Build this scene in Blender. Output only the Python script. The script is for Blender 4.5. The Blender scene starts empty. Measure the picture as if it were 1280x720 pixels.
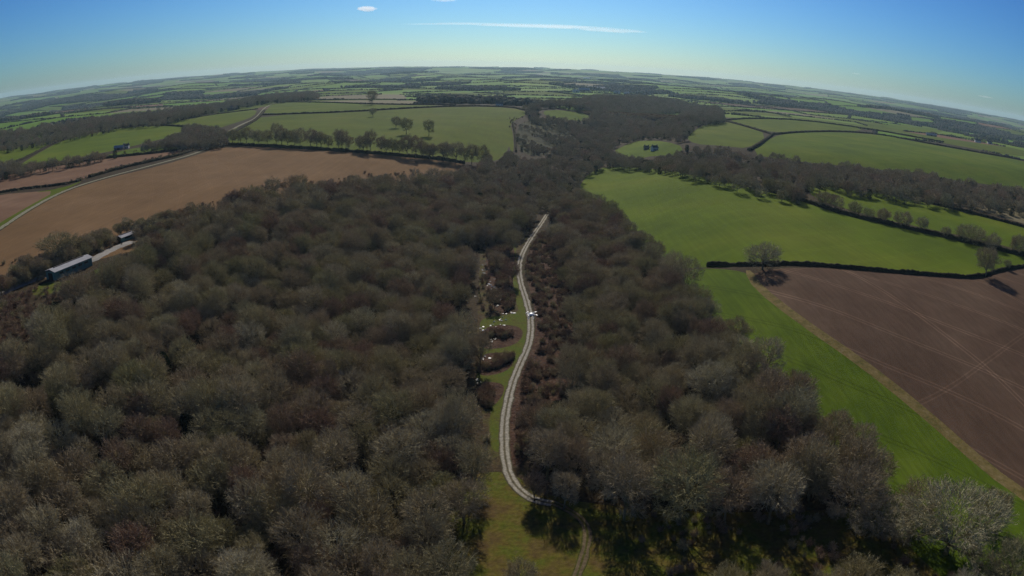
import bpy, bmesh, math, random
import numpy as np
from mathutils import Vector, noise
from mathutils.geometry import delaunay_2d_cdt

R = math.radians
rng = np.random.default_rng(11)
random.seed(5)
sc = bpy.context.scene
COL = sc.collection

# ------------------------------------------------------------------ camera model (equisolid lens of the drone)
FPX = 915.0
PITCH = R(17.5)
ROLL = R(1.34)
CAMZ = 105.0

# ------------------------------------------------------------------ terrain
def ss(v, a, b):
    t = np.clip((np.asarray(v, float) - a) / (b - a), 0, 1)
    return t * t * (3 - 2 * t)

WAVES = [(1 / 900, .3, 1.0, 0.5), (1 / 1300, 1.5, 1.1, 2.2), (1 / 700, 2.3, .55, 4.0),
         (1 / 2100, .9, 1.2, 1.1), (1 / 520, 1.1, .35, 5.2), (1 / 3400, 1.9, 1.2, 3.3)]

def Hn(x, y):
    x = np.asarray(x, float); y = np.asarray(y, float)
    yy = np.clip(y, 0, 2600)
    d = x - (-12 + 1.3e-4 * yy * yy)
    fade = 1 - ss(y, 1500, 2600)
    h = 25 * ss(-d, 35, 190) * fade
    h = h + 21 * ss(d, 22, 135) * (.30 + .70 * ss(y, 120, 300)) * fade
    # tributary valley behind the big green field
    tx = np.clip((x - 130) / 900, 0, 1.3)
    ly = 715 + 190 * tx
    h = h - 17 * np.exp(-((y - ly) / 75) ** 2) * ss(x, 90, 240)
    # wooded valley far left
    h = h - 22 * np.exp(-((y - (1620 + .1 * x)) / 200) ** 2) * ss(-x, 480, 800)
    r = np.hypot(x, y)
    amp = 4 * ss(r, 900, 1500) + 17 * ss(r, 1900, 4200) - 9 * ss(r, 5000, 9000)
    w = 0
    for f, a, k, p in WAVES:
        w = w + k * np.sin(2 * math.pi * f * (x * math.cos(a) + y * math.sin(a)) + p)
    h = h + amp * w * .42
    h = h + 30 * np.exp(-((x - 550) / 1100) ** 2 - ((y - 3900) / 620) ** 2)
    h = h + 52 * ss(r, 6000, 13500)
    h = h + 28 * np.exp(-((x - 300) / 3200) ** 2 - ((y - 9500) / 1100) ** 2)
    return h

def H(x, y):
    return float(Hn(x, y))

def rays(P):
    P = np.asarray(P, float)
    x = (P[:, 0] - 640) / FPX; y = -(P[:, 1] - 360) / FPX
    c, s = math.cos(ROLL), math.sin(ROLL)
    x, y = c * x - s * y, s * x + c * y
    r = np.maximum(np.hypot(x, y), 1e-9)
    t = 2 * np.arcsin(r / 2)
    a, b, d = np.sin(t) * x / r, np.sin(t) * y / r, np.cos(t)
    return np.stack([a, d * math.cos(PITCH) + b * math.sin(PITCH), b * math.cos(PITCH) - d * math.sin(PITCH)], 1)

TS = 40 * 1.006 ** np.arange(1000)
def ground(P, up=0.0):
    """where the lines of sight through the photograph's pixels meet the land (or `up` metres above it)"""
    v = rays(P)
    X = v[:, 0:1] * TS; Y = v[:, 1:2] * TS; Z = CAMZ + v[:, 2:3] * TS
    g = Z - Hn(X, Y) - up
    k = np.argmax(g < 0, 1)
    k = np.where((g < 0).any(1), np.maximum(k, 1), len(TS) - 1)
    i = np.arange(len(k))
    g0, g1 = g[i, k - 1], g[i, k]
    f = np.clip(g0 / np.where(abs(g0 - g1) < 1e-9, 1, g0 - g1), 0, 1)
    t = TS[k - 1] + (TS[k] - TS[k - 1]) * f
    return np.stack([v[:, 0] * t, v[:, 1] * t], 1)

def gp(px, py, up=0.0):
    q = ground([(px, py)], up)[0]
    return float(q[0]), float(q[1])

def dens(pts, step, closed=True):
    out = []
    n = len(pts)
    for i in range(n if closed else n - 1):
        a = np.array(pts[i], float); b = np.array(pts[(i + 1) % n], float)
        k = max(1, int(np.hypot(*(b - a)) / step))
        for j in range(k): out.append(a + (b - a) * j / k)
    if not closed: out.append(np.array(pts[-1], float))
    return np.array(out)

def smooth(pts, closed=False, it=2):
    p = np.array(pts, float)
    for _ in range(it):
        q = []
        n = len(p)
        for i in range(n if closed else n - 1):
            a, b = p[i], p[(i + 1) % n]
            q += [a * .75 + b * .25, a * .25 + b * .75]
        if not closed: q = [p[0]] + q[1:-1] + [p[-1]]
        p = np.array(q)
    return p

def inside(poly, X, Y):
    poly = np.asarray(poly); c = np.zeros(len(X), bool)
    n = len(poly); j = n - 1
    for i in range(n):
        xi, yi = poly[i]; xj, yj = poly[j]
        m = ((yi > Y) != (yj > Y)) & (X < (xj - xi) * (Y - yi) / ((yj - yi) or 1e-12) + xi)
        c ^= m
        j = i
    return c

# ------------------------------------------------------------------ materials
def mat(name, rough=.9, spec=.2):
    if rough > .8: spec = .03
    m = bpy.data.materials.new(name); m.use_nodes = True
    b = m.node_tree.nodes['Principled BSDF']
    b.inputs['Roughness'].default_value = rough
    b.inputs['Specular IOR Level'].default_value = spec
    return m, m.node_tree, b

def N(nt, t, **kw):
    n = nt.nodes.new(t)
    for k, v in kw.items():
        if k in n.inputs: n.inputs[k].default_value = v
        else: setattr(n, k, v)
    return n

def ramp(nt, stops):
    r = nt.nodes.new('ShaderNodeValToRGB')
    e = r.color_ramp.elements
    while len(e) < len(stops): e.new(.5)
    for i, (p, c) in enumerate(stops):
        e[i].position = p; e[i].color = (*c, 1)
    return r

def pos(nt):
    return nt.nodes.new('ShaderNodeNewGeometry').outputs['Position']

def noisy(name, stops, scale, detail=6, rough=.9, stretch=None, fine=None, spec=.15, bump=None, rotz=0.0):
    """world-space noise through a colour ramp; `fine` adds a second, small noise that modulates the value"""
    m, nt, b = mat(name, rough, spec)
    p = pos(nt)
    vec = p
    if stretch or rotz:
        mp = nt.nodes.new('ShaderNodeMapping')
        mp.inputs['Rotation'].default_value[2] = rotz
        if stretch: mp.inputs['Scale'].default_value = stretch
        nt.links.new(p, mp.inputs[0]); vec = mp.outputs[0]
    n1 = N(nt, 'ShaderNodeTexNoise', Scale=scale, Detail=detail, Roughness=.6)
    nt.links.new(vec, n1.inputs['Vector'])
    r = ramp(nt, stops); nt.links.new(n1.outputs['Fac'], r.inputs[0])
    out = r.outputs[0]
    if fine:
        fs, amt = fine
        n2 = N(nt, 'ShaderNodeTexNoise', Scale=fs, Detail=5, Roughness=.65)
        nt.links.new(p, n2.inputs['Vector'])
        mr = N(nt, 'ShaderNodeMapRange'); mr.inputs[1].default_value = .3; mr.inputs[2].default_value = .7
        mr.inputs[3].default_value = 1 - amt; mr.inputs[4].default_value = 1 + amt
        nt.links.new(n2.outputs['Fac'], mr.inputs[0])
        mx = nt.nodes.new('ShaderNodeVectorMath'); mx.operation = 'SCALE'
        nt.links.new(out, mx.inputs[0]); nt.links.new(mr.outputs[0], mx.inputs['Scale'])
        out = mx.outputs[0]
    nt.links.new(out, b.inputs['Base Color'])
    if bump:
        n3 = N(nt, 'ShaderNodeTexNoise', Scale=bump[0], Detail=4); nt.links.new(vec, n3.inputs['Vector'])
        bp = N(nt, 'ShaderNodeBump', Strength=bump[1], Distance=bump[2])
        nt.links.new(n3.outputs['Fac'], bp.inputs['Height']); nt.links.new(bp.outputs[0], b.inputs['Normal'])
    return m

def lined(name, stops, ang, period, scale=.02, amt=.12, rough=.95, tram=None):
    """field with drill / plough lines running at angle `ang` (degrees) and tractor wheelings every `tram` metres"""
    m = noisy(name, stops, scale, fine=(.03, .13), rough=rough)
    nt = m.node_tree; b = nt.nodes['Principled BSDF']
    src = b.inputs['Base Color'].links[0].from_socket
    mp = nt.nodes.new('ShaderNodeMapping'); mp.inputs['Rotation'].default_value[2] = R(ang)
    mp.inputs['Scale'].default_value = (1 / period, 1 / period / 40, 1)
    nt.links.new(pos(nt), mp.inputs[0])
    n = N(nt, 'ShaderNodeTexNoise', Scale=1.0, Detail=2); nt.links.new(mp.outputs[0], n.inputs['Vector'])
    mr = N(nt, 'ShaderNodeMapRange'); mr.inputs[1].default_value = .35; mr.inputs[2].default_value = .65
    mr.inputs[3].default_value = 1 - amt; mr.inputs[4].default_value = 1 + amt
    nt.links.new(n.outputs['Fac'], mr.inputs[0])
    val = mr.outputs[0]
    if tram:
        for (ta, tp, tamt) in tram:
            mp2 = nt.nodes.new('ShaderNodeMapping'); mp2.inputs['Rotation'].default_value[2] = R(ta)
            wob = N(nt, 'ShaderNodeTexNoise', Scale=.006, Detail=1); nt.links.new(pos(nt), wob.inputs['Vector'])
            ad = nt.nodes.new('ShaderNodeVectorMath'); ad.operation = 'MULTIPLY_ADD'
            ad.inputs[1].default_value = (40, 40, 0)
            nt.links.new(wob.outputs['Color'], ad.inputs[0]); nt.links.new(pos(nt), ad.inputs[2])
            nt.links.new(ad.outputs[0], mp2.inputs[0])
            sx = nt.nodes.new('ShaderNodeSeparateXYZ'); nt.links.new(mp2.outputs[0], sx.inputs[0])
            m1 = nt.nodes.new('ShaderNodeMath'); m1.operation = 'PINGPONG'; m1.inputs[1].default_value = tp
            nt.links.new(sx.outputs[0], m1.inputs[0])
            m2 = nt.nodes.new('ShaderNodeMath'); m2.operation = 'SUBTRACT'; m2.inputs[1].default_value = 1.0
            nt.links.new(m1.outputs[0], m2.inputs[0])
            m3 = nt.nodes.new('ShaderNodeMath'); m3.operation = 'ABSOLUTE'; nt.links.new(m2.outputs[0], m3.inputs[0])
            m4 = N(nt, 'ShaderNodeMapRange'); m4.inputs[1].default_value = .25; m4.inputs[2].default_value = .55
            m4.inputs[3].default_value = 1 + tamt; m4.inputs[4].default_value = 1
            nt.links.new(m3.outputs[0], m4.inputs[0])
            mm = nt.nodes.new('ShaderNodeMath'); mm.operation = 'MULTIPLY'
            nt.links.new(val, mm.inputs[0]); nt.links.new(m4.outputs[0], mm.inputs[1]); val = mm.outputs[0]
    mx = nt.nodes.new('ShaderNodeVectorMath'); mx.operation = 'SCALE'
    nt.links.new(src, mx.inputs[0]); nt.links.new(val, mx.inputs['Scale'])
    nt.links.new(mx.outputs[0], b.inputs['Base Color'])
    return m

MG = {
 'floor': noisy('woodland_floor', [(.3, (.035, .026, .016)), (.55, (.062, .045, .026)), (.75, (.055, .058, .02))], .12, fine=(.9, .35), bump=(.7, .6, .5)),
 'far_green': noisy('distant_pasture', [(.3, (0.094, 0.188, 0.012)), (.7, (0.125, 0.213, 0.020))], .004),
 'far_green2': noisy('distant_meadow', [(.3, (0.120, 0.195, 0.020)), (.7, (0.150, 0.213, 0.030))], .004),
 'green': lined('winter_cereal', [(.30, (.068, .108, .006)), (.5, (.094, .138, .007)), (.70, (.126, .155, .012))], 62, 2.2, .009, .06, tram=[(62, 12, .13)]),
 'green2': lined('grass_pasture', [(.30, (.072, .106, .006)), (.5, (.092, .126, .007)), (.70, (.118, .140, .014))], 20, 3, .012, .05),
 'green3': lined('dull_pasture', [(.30, (0.072, 0.103, 0.007)), (.5, (0.090, 0.119, 0.008)), (.70, (0.112, 0.128, 0.014))], 100, 3, .012, .05),
 'bright': lined('lush_crop', [(.25, (.062, .105, .008)), (.5, (.084, .130, .010)), (.75, (.106, .145, .015))], -38, 1.4, .03, .13, tram=[(-38, 10, -.22)]),
 'soil': lined('light_ploughed_soil', [(.25, (.152, .092, .042)), (.5, (.180, .108, .050)), (.75, (.208, .130, .066))], -28, 2.5, .012, .07, tram=[(-28, 11, .08)]),
 'soil2': lined('dark_ploughed_soil', [(.28, (.086, .053, .034)), (.5, (.110, .069, .045)), (.72, (.140, .092, .060))], -40, 1.6, .02, .09, tram=[(-38, 13, .42), (-10, 38, .45), (62, 55, .3)]),
 'soil3': lined('orange_soil', [(.25, (.165, .095, .058)), (.5, (.19, .112, .068)), (.75, (.21, .13, .08))], -40, 2, .015, .06),
 'straw': noisy('straw_margin', [(.3, (.10, .095, .025)), (.5, (.17, .13, .045)), (.7, (.22, .17, .075))], .25, fine=(.9, .25)),
 'pale': noisy('pale_stubble', [(.3, (.16, .14, .075)), (.7, (.21, .18, .11))], .02, fine=(.1, .1)),
 'meadow': noisy('mossy_meadow', [(.34, (.105, .070, .028)), (.47, (.125, .10, .022)), (.60, (.095, .11, .014)), (.74, (.14, .10, .045))], .13, detail=8, fine=(.8, .3), bump=(.8, .5, .4)),
 'brush': noisy('brambly_ground', [(.3, (.05, .032, .02)), (.5, (.085, .062, .032)), (.62, (.09, .085, .025)), (.75, (.12, .085, .055))], .16, detail=8, fine=(1.1, .35), bump=(1, .6, .5)),
 'verge': noisy('verge_grass', [(.3, (.075, .06, .022)), (.45, (.10, .11, .018)), (.65, (.082, .115, .016))], .18, detail=8, fine=(1.2, .3), bump=(1, .4, .3)),
 'scrub': noisy('bramble_scrub', [(.3, (.045, .024, .018)), (.5, (.085, .048, .032)), (.7, (.12, .078, .05))], .2, detail=8, fine=(1.1, .4), bump=(.9, .8, .8)),
 'bracken': noisy('bracken', [(.3, (.02, .019, .01)), (.5, (.042, .042, .016)), (.68, (.075, .072, .022))], .05, detail=10, fine=(.2, .3)),
 'fwood': noisy('distant_wood_floor', [(.3, (.03, .028, .018)), (.7, (.05, .042, .026))], .03, fine=(.1, .3)),
}
GKEYS = list(MG)

# ------------------------------------------------------------------ helpers for objects
def link(o, parent=None):
    COL.objects.link(o)
    if parent: o.parent = parent
    return o

def mesh_obj(name, V, F, m=None, parent=None, smooth_=False, mi=None):
    me = bpy.data.meshes.new(name)
    V = np.asarray(V, np.float32)
    if isinstance(F, np.ndarray):
        k = F.shape[1]
        me.vertices.add(len(V)); me.vertices.foreach_set('co', V.ravel())
        me.loops.add(F.size); me.loops.foreach_set('vertex_index', F.ravel().astype(np.int32))
        me.polygons.add(len(F)); me.polygons.foreach_set('loop_start', np.arange(0, F.size, k, dtype=np.int32))
        me.update(calc_edges=True)
    else:
        me.from_pydata(V.tolist(), [], F)
    if m:
        for x in (m if isinstance(m, list) else [m]): me.materials.append(x)
    if mi is not None: me.polygons.foreach_set('material_index', np.asarray(mi, np.int32))
    if smooth_: me.polygons.foreach_set('use_smooth', [True] * len(me.polygons))
    me.update()
    return link(bpy.data.objects.new(name, me), parent)

def tag(o, label=None, cat=None, group=None, kind=None):
    if label: o['label'] = label
    if cat: o['category'] = cat
    if group: o['group'] = group
    if kind: o['kind'] = kind
    return o

def empty(name, loc, rz=0, s=1.0):
    o = bpy.data.objects.new(name, None); o.empty_display_size = 1
    o.location = loc; o.rotation_euler = (0, 0, rz); o.scale = (s, s, s)
    return link(o)

def box(V, F, c, s, rz=0.0, taper=1.0):
    b = len(V); cx, cy, cz = c; sx, sy, sz = [q / 2 for q in s]
    for z in (-1, 1):
        k = taper if z > 0 else 1
        for x, y in ((-1, -1), (1, -1), (1, 1), (-1, 1)):
            px, py = x * sx * k, y * sy * k
            V.append((cx + px * math.cos(rz) - py * math.sin(rz), cy + px * math.sin(rz) + py * math.cos(rz), cz + z * sz))
    F += [[b, b + 3, b + 2, b + 1], [b + 4, b + 5, b + 6, b + 7], [b, b + 1, b + 5, b + 4], [b + 1, b + 2, b + 6, b + 5],
          [b + 2, b + 3, b + 7, b + 6], [b + 3, b, b + 4, b + 7]]

def tube(V, F, pts, rad, n=6, cap=True):
    pts = [Vector(p) for p in pts]
    b0 = len(V)
    for i, p in enumerate(pts):
        d = (pts[min(i + 1, len(pts) - 1)] - pts[max(i - 1, 0)]).normalized()
        a = d.cross(Vector((0, 0, 1)))
        if a.length < .05: a = d.cross(Vector((1, 0, 0)))
        a.normalize(); c = d.cross(a)
        for k in range(n):
            t = 2 * math.pi * k / n
            V.append(tuple(p + (a * math.cos(t) + c * math.sin(t)) * rad[i]))
    for i in range(len(pts) - 1):
        for k in range(n):
            a = b0 + i * n + k; b = b0 + i * n + (k + 1) % n
            F.append([a, b, b + n, a + n])
    if cap:
        F.append([b0 + k for k in range(n)][::-1]); F.append([b0 + (len(pts) - 1) * n + k for k in range(n)])

# ------------------------------------------------------------------ the land, one triangulation
# pixel outlines of the fields as they lie in the photograph: (name, material, outline)
FIELDS = [
 ('woodland_clearing', 'brush', [(600,285),(650,285),(664,300),(648,330),(664,385),(664,430),(645,470),(632,520),(622,600),(606,560),(600,480),(596,400),(600,330)]),
 ('scrub_strip', 'scrub', [(672,295),(690,285),(704,320),(722,370),(728,420),(712,480),(672,560),(640,590),(632,560),(634,515),(645,480),(664,440),(672,400),(660,355),(655,325)]),
 ('valley_meadow', 'meadow', [(540,610),(600,590),(640,590),(690,625),(850,640),(1000,640),(1120,630),(1180,640),(1260,700),(1340,830),(520,850),(560,720)]),
 ('ploughed_field', 'soil', [(-190,420),(-60,330),(0,289),(35,265),(80,240),(130,224),(205,206),(245,194),(282,182),(400,187.5),(480,193.5),(545,199),(585,206),(615,214),(560,222),(470,236),(330,256),(250,288),(190,308),(100,330),(60,348),(0,368)]),
 ('ploughed_field', 'soil3', [(-120,242),(0,219),(60,209),(130,198),(215,189.5),(240,187),(205,198),(150,212),(100,224),(75,232),(0,240),(-120,265)]),
 ('ploughed_field', 'soil3', [(-120,268),(0,243),(40,240),(76,237),(30,262),(0,281),(-100,330)]),
 ('grass_verge', 'green3', [(38,241),(78,235),(108,224),(80,238),(30,264),(0,285),(-8,283),(35,258),(72,238)]),
 ('grass_field', 'bright', [(128,196),(160,186),(200,181.5),(240,179.5),(224,187),(150,197)]),
 ('grass_field', 'green', [(-100,205),(0,187),(40,180),(73,174),(38,195),(15,204),(0,210),(-100,228)]),
 ('grass_field', 'green', [(78,175),(110,168),(150,160),(190,157),(228,159),(226,168),(180,179),(140,189),(100,196),(60,204),(18,211),(40,196)]),
 ('grass_field', 'green2', [(196,156),(250,146),(290,140),(322,136.5),(318,145),(300,152),(270,161),(235,161),(215,159)]),
 ('grass_field', 'green2', [(250,142),(330,127.5),(343,127.5),(334,131),(320,136),(262,145)]),
 ('grass_field', 'green2', [(343,128),(400,128.5),(470,131),(570,132),(500,135.5),(440,139.5),(328,143.5),(336,134)]),
 ('grass_field', 'green3', [(328,144.5),(440,140.5),(500,136.5),(580,133),(640,134.5),(662,141),(642,151),(638,156),(638,186),(618,204),(560,201),(480,192.5),(400,186.5),(290,181),(283,172),(290,162),(310,155)]),
 ('stubble_field', 'pale', [(385,125),(400,120.5),(440,119),(500,117.5),(509,121),(506,124)]),
 ('stubble_field', 'pale', [(372,127.5),(440,125.3),(510,125.5),(536,128.5),(500,130.5),(430,129)]),
 ('grass_field', 'green', [(675,139),(700,137),(737,143),(738,152),(712,150),(690,149)]),
 ('bracken_slope', 'bracken', [(644,158),(668,147),(700,150),(735,160),(770,172),(745,180),(700,183),(680,196),(648,192)]),
 ('grass_strip', 'green3', [(634,158),(640,158),(643,190),(637,190)]),
 ('grass_field', 'green3', [(796,153),(830,146.5),(850,145),(836,150.5),(815,155)]),
 ('grass_field', 'green', [(764,190),(785,180),(800,175.5),(832,176.5),(856,184),(846,196),(820,194),(790,200)]),
 ('grass_field', 'green2', [(856,171),(880,155.5),(905,151.5),(930,158),(961,168),(938,186),(900,182),(868,180)]),
 ('grass_field', 'green2', [(908,150.3),(940,148.3),(1000,150.5),(1060,157),(1084,163.5),(1020,164.5),(970,166.5),(930,157)]),
 ('grass_field', 'green3', [(970,145.5),(1000,147),(1100,159),(1180,173),(1290,188),(1290,199),(1180,179),(1084,161),(1000,149.5)]),
 ('grass_field', 'green', [(936,192),(965,171),(990,166),(1050,165),(1100,168.5),(1160,180),(1290,203),(1420,232),(1420,262),(1279,236),(1200,226),(1120,214),(1040,206),(980,200)]),
 ('grass_field', 'green', [(1098,155),(1150,156.5),(1185,163),(1170,167),(1120,162)]),
 ('grass_field', 'green', [(1005,231),(1050,235),(1110,243),(1160,254.5),(1240,274),(1285,286),(1430,325),(1430,360),(1285,315),(1220,298),(1130,280),(1060,262),(1018,248)]),
 ('stubble_field', 'pale', [(1212,256),(1240,257),(1285,264),(1420,290),(1420,318),(1285,281),(1240,268)]),
 ('grass_field', 'green', [(722,236),(736,216),(760,207.5),(810,210),(860,216.5),(920,230),(1000,250.5),(1060,270),(1130,285),(1200,301),(1285,322),(1430,358),(1430,390),(1300,330),(1250,337),(1222,346.5),(1180,344),(1100,338),(1000,330),(900,333.5),(840,336),(790,305),(740,272)]),
 ('ploughed_field', 'soil2', [(936,340),(1000,333),(1100,340.5),(1180,346.5),(1226,349),(1252,340),(1300,333),(1480,420),(1640,760),(1400,705),(1279,614),(1240,586),(1150,507),(1080,452),(1000,397),(948,357)]),
 ('crop_field', 'bright', [(850,334),(936,338),(946,357),(998,398),(1078,453),(1148,508),(1238,588),(1277,616),(1400,710),(1560,850),(1300,860),(1200,740),(1130,680),(1080,610),(1030,545),(955,470),(900,425),(860,370)]),
 ('field_margin', 'straw', [(930,338),(940,338),(952,357),(1002,396),(1082,450),(1152,505),(1242,584),(1281,611),(1405,702),(1560,800),(1550,830),(1395,714),(1272,620),(1232,592),(1142,512),(1072,456),(993,401),(942,361)]),
 ('yard_grass', 'verge', [(42,360),(60,352),(85,352),(112,342),(130,331),(122,342),(95,357),(75,364),(50,370),(38,368)]),
 ('heather_patch', 'scrub', [(-90,400),(0,372),(30,366),(42,392),(40,420),(10,440),(-80,470)]),
 ('track_verge', 'verge', [(640,303),(646,306),(643,335),(647,355),(654,375),(659,394),(661,415),(657,435),(647,456),(637,478),(631,503),(627,530),(627,565),(616,565),(611,545),(614,505),(618,484),(602,482),(594,470),(600,463),(622,462),(636,452),(644,444),(630,446),(600,450),(596,432),(630,426),(645,416),(625,413),(600,415),(600,398),(630,394),(650,390),(644,375),(636,355),(634,330)]),
 ('bramble_mound', 'scrub', [(600,412),(625,405),(650,408),(655,418),(646,430),(625,436),(600,436)]),
 ('bramble_mound', 'scrub', [(598,444),(620,440),(640,442),(643,452),(634,464),(612,470),(596,468)]),
 ('bramble_mound', 'scrub', [(598,478),(615,477),(630,480),(630,492),(618,508),(600,512)]),
 ('bramble_mound', 'scrub', [(612,300),(640,303),(645,320),(640,345),(645,385),(625,395),(608,370),(606,330)]),
]
PX = []
for nm, mk, ol in FIELDS:
    rough_edges = mk in ('scrub', 'meadow', 'verge', 'bracken')
    p = smooth(ol, True, 2) if rough_edges or nm == 'crop_field' else smooth(ol, True, 1)
    PX.append(ground(dens(p, 10)))

verts, faces, fkey = [], [], []
def addpoly(w, key):
    if float(np.sum(w[:, 0] * np.roll(w[:, 1], -1) - w[:, 1] * np.roll(w[:, 0], -1))) < 0: w = w[::-1]
    b = len(verts)
    for q in w: verts.append(Vector((float(q[0]), float(q[1]))))
    faces.append(list(range(b, b + len(w)))); fkey.append(key)

# far patchwork of fields
CS = 235.0
def corner(i, j):
    h1 = math.sin(i * 127.1 + j * 311.7) * 43758.5; h2 = math.sin(i * 269.5 + j * 183.3) * 28573.1
    jx, jy = h1 - math.floor(h1) - .5, h2 - math.floor(h2) - .5
    x = (i + .5 * jx + (.5 if j % 2 else 0)) * CS; y = (j + .42 * jy) * CS * .9
    return x + 110 * math.sin(y / 760 + 1), y + 120 * math.sin(x / 900)
far_cells = []
cell_xy = {}
wood_pts_far = []
vid = {}
def vcorner(i, j):
    if (i, j) not in vid:
        vid[(i, j)] = len(verts); x, y = corner(i, j); verts.append(Vector((x, y)))
    return vid[(i, j)]
hedge_edges = set()
for i in range(-62, 62):
    for j in range(5, 68):
        cx, cy = (i + .5) * CS, (j + .5) * CS * .9
        r = math.hypot(cx, cy)
        if r < 1500 or r > 14000 or abs(cx) > cy * 1.6 + 100: continue
        c = [vcorner(i, j), vcorner(i + 1, j), vcorner(i + 1, j + 1), vcorner(i, j + 1)]
        hh = H(cx, cy)
        nv = noise.noise(Vector((cx / 900, cy / 900, 3.3)))
        low = hh - float(np.mean(Hn([cx + 500, cx - 500, cx, cx], [cy, cy, cy + 500, cy - 500])))
        u = random.random()
        lush = math.exp(-((cx - 500) / 1500) ** 2 - ((cy - 3300) / 800) ** 2)
        if (low < -6.5 - 3 * lush and nv < .2) or nv < -.40 + -.25 * lush or u < .03: k = 'fwood'
        elif u < .11: k = 'soil2' if u < .08 else 'soil3'
        elif u < .17: k = 'pale'
        elif u < .45 + .2 * lush: k = 'far_green'
        elif u < .72 + .1 * lush: k = 'far_green2'
        elif u < .86: k = 'green'
        else: k = 'green3'
        faces.append(c); fkey.append(('far', k)); far_cells.append((c, k, cx, cy))
        if k != 'fwood':
            for a, b in ((0, 1), (1, 2), (2, 3), (3, 0)):
                hedge_edges.add((min(c[a], c[b]), max(c[a], c[b])))
n_far = len(faces)
for idx, w in enumerate(PX): addpoly(w, ('f', idx))
# terrain points
r = 25.0
while r < 15500:
    if r < 1700 or True:
        full = r < 420
        st = 1.3 if r < 1700 else 2.4
        a0, a1 = (-180, 180) if full else (-66, 66)
        k = int((a1 - a0) / st)
        if full: k = min(k, int(2 * math.pi * r / 4))
        for q in range(k):
            a = R(a0 + (a1 - a0) * q / k + rng.uniform(-.2, .2) + (st / 2 if int(r * 7) % 2 else 0))
            verts.append(Vector((r * math.sin(a), r * math.cos(a))))
    r *= 1.035 if r < 2200 else 1.07
for a in range(-66, 67, 2): verts.append(Vector((16500 * math.sin(R(a)), 16500 * math.cos(R(a)))))
cdt = delaunay_2d_cdt(verts, [], faces, 0, 1e-3, True)
ov, _, of, _, _, ofo = cdt
XY = np.array([(v.x, v.y) for v in ov]); Z = Hn(XY[:, 0], XY[:, 1])
print('CDT',len(verts),len(faces),len(ov),len(of),[len(o) for o in ofo[:5]])
bins = {}
for f, o in zip(of, ofo):
    key = None
    if o:
        k = fkey[max(o)]
        key = k
    bins.setdefault(key if key and key[0] == 'f' else 'ground', []).append((f, key))
def land(name, items, mkeys):
    ids = sorted({v for f, _ in items for v in f}); mp = {v: i for i, v in enumerate(ids)}
    V = np.column_stack([XY[ids], Z[ids]])
    F = np.array([[mp[v] for v in f] for f, _ in items])
    mi = [mkeys.index(k[1]) if k else 0 for _, k in items] if len(mkeys) > 1 else None
    return mesh_obj(name, V, F, [MG[k] for k in mkeys], smooth_=True, mi=mi)
gk = ['floor', 'far_green', 'far_green2', 'fwood', 'soil2', 'soil3', 'pale', 'green', 'green2', 'green3']
tag(land('ground', bins['ground'], gk), 'rolling ground of the wooded valley and distant farmland', kind='structure')
for idx, (nm, mk, _) in enumerate(FIELDS):
    if ('f', idx) in bins:
        tag(land(nm, [(f, ('f', mk)) for f, _ in bins[('f', idx)]], [mk]), kind='structure')

# ------------------------------------------------------------------ tracks and lanes
def ribbon(name, px, width, m, lift=.12, up=0, world=None):
    w = ground(dens(smooth(px, False, 2), 5, False)) if world is None else world
    # resample
    seg = np.hypot(*np.diff(w, axis=0).T); L = np.concatenate([[0], np.cumsum(seg)])
    n = max(4, int(L[-1] / 3)); t = np.linspace(0, L[-1], n)
    w = np.column_stack([np.interp(t, L, w[:, 0]), np.interp(t, L, w[:, 1])])
    for _ in range(3): w[1:-1] = (w[:-2] + 2 * w[1:-1] + w[2:]) / 4
    d = np.gradient(w, axis=0); d /= np.maximum(np.hypot(d[:, 0], d[:, 1]), 1e-6)[:, None]
    nn = np.column_stack([-d[:, 1], d[:, 0]])
    C = 7; V = []; UV = []
    for i in range(n):
        for c in range(C):
            s = (c / (C - 1) - .5)
            wd = width * (1 + .35 * noise.noise(Vector((t[i] / 5, c * .0 + (7 if s > 0 else 2), 1))) + .2 * noise.noise(Vector((t[i] / 1.7, (7 if s > 0 else 2), 4))))
            p = w[i] + nn[i] * s * wd
            V.append((p[0], p[1], H(*p) + lift * (1 if 0 < c < C - 1 else .1))); UV.append((c / (C - 1), t[i] / width))
    F = np.array([[i * C + c, i * C + c + 1, (i + 1) * C + c + 1, (i + 1) * C + c] for i in range(n - 1) for c in range(C - 1)])
    o = mesh_obj(name, V, F, m, smooth_=True)
    uv = o.data.uv_layers.new(name='UVMap')
    uv.data.foreach_set('uv', np.array(UV)[F.ravel()].astype(np.float32).ravel())
    return tag(o, kind='structure'), w

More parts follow.
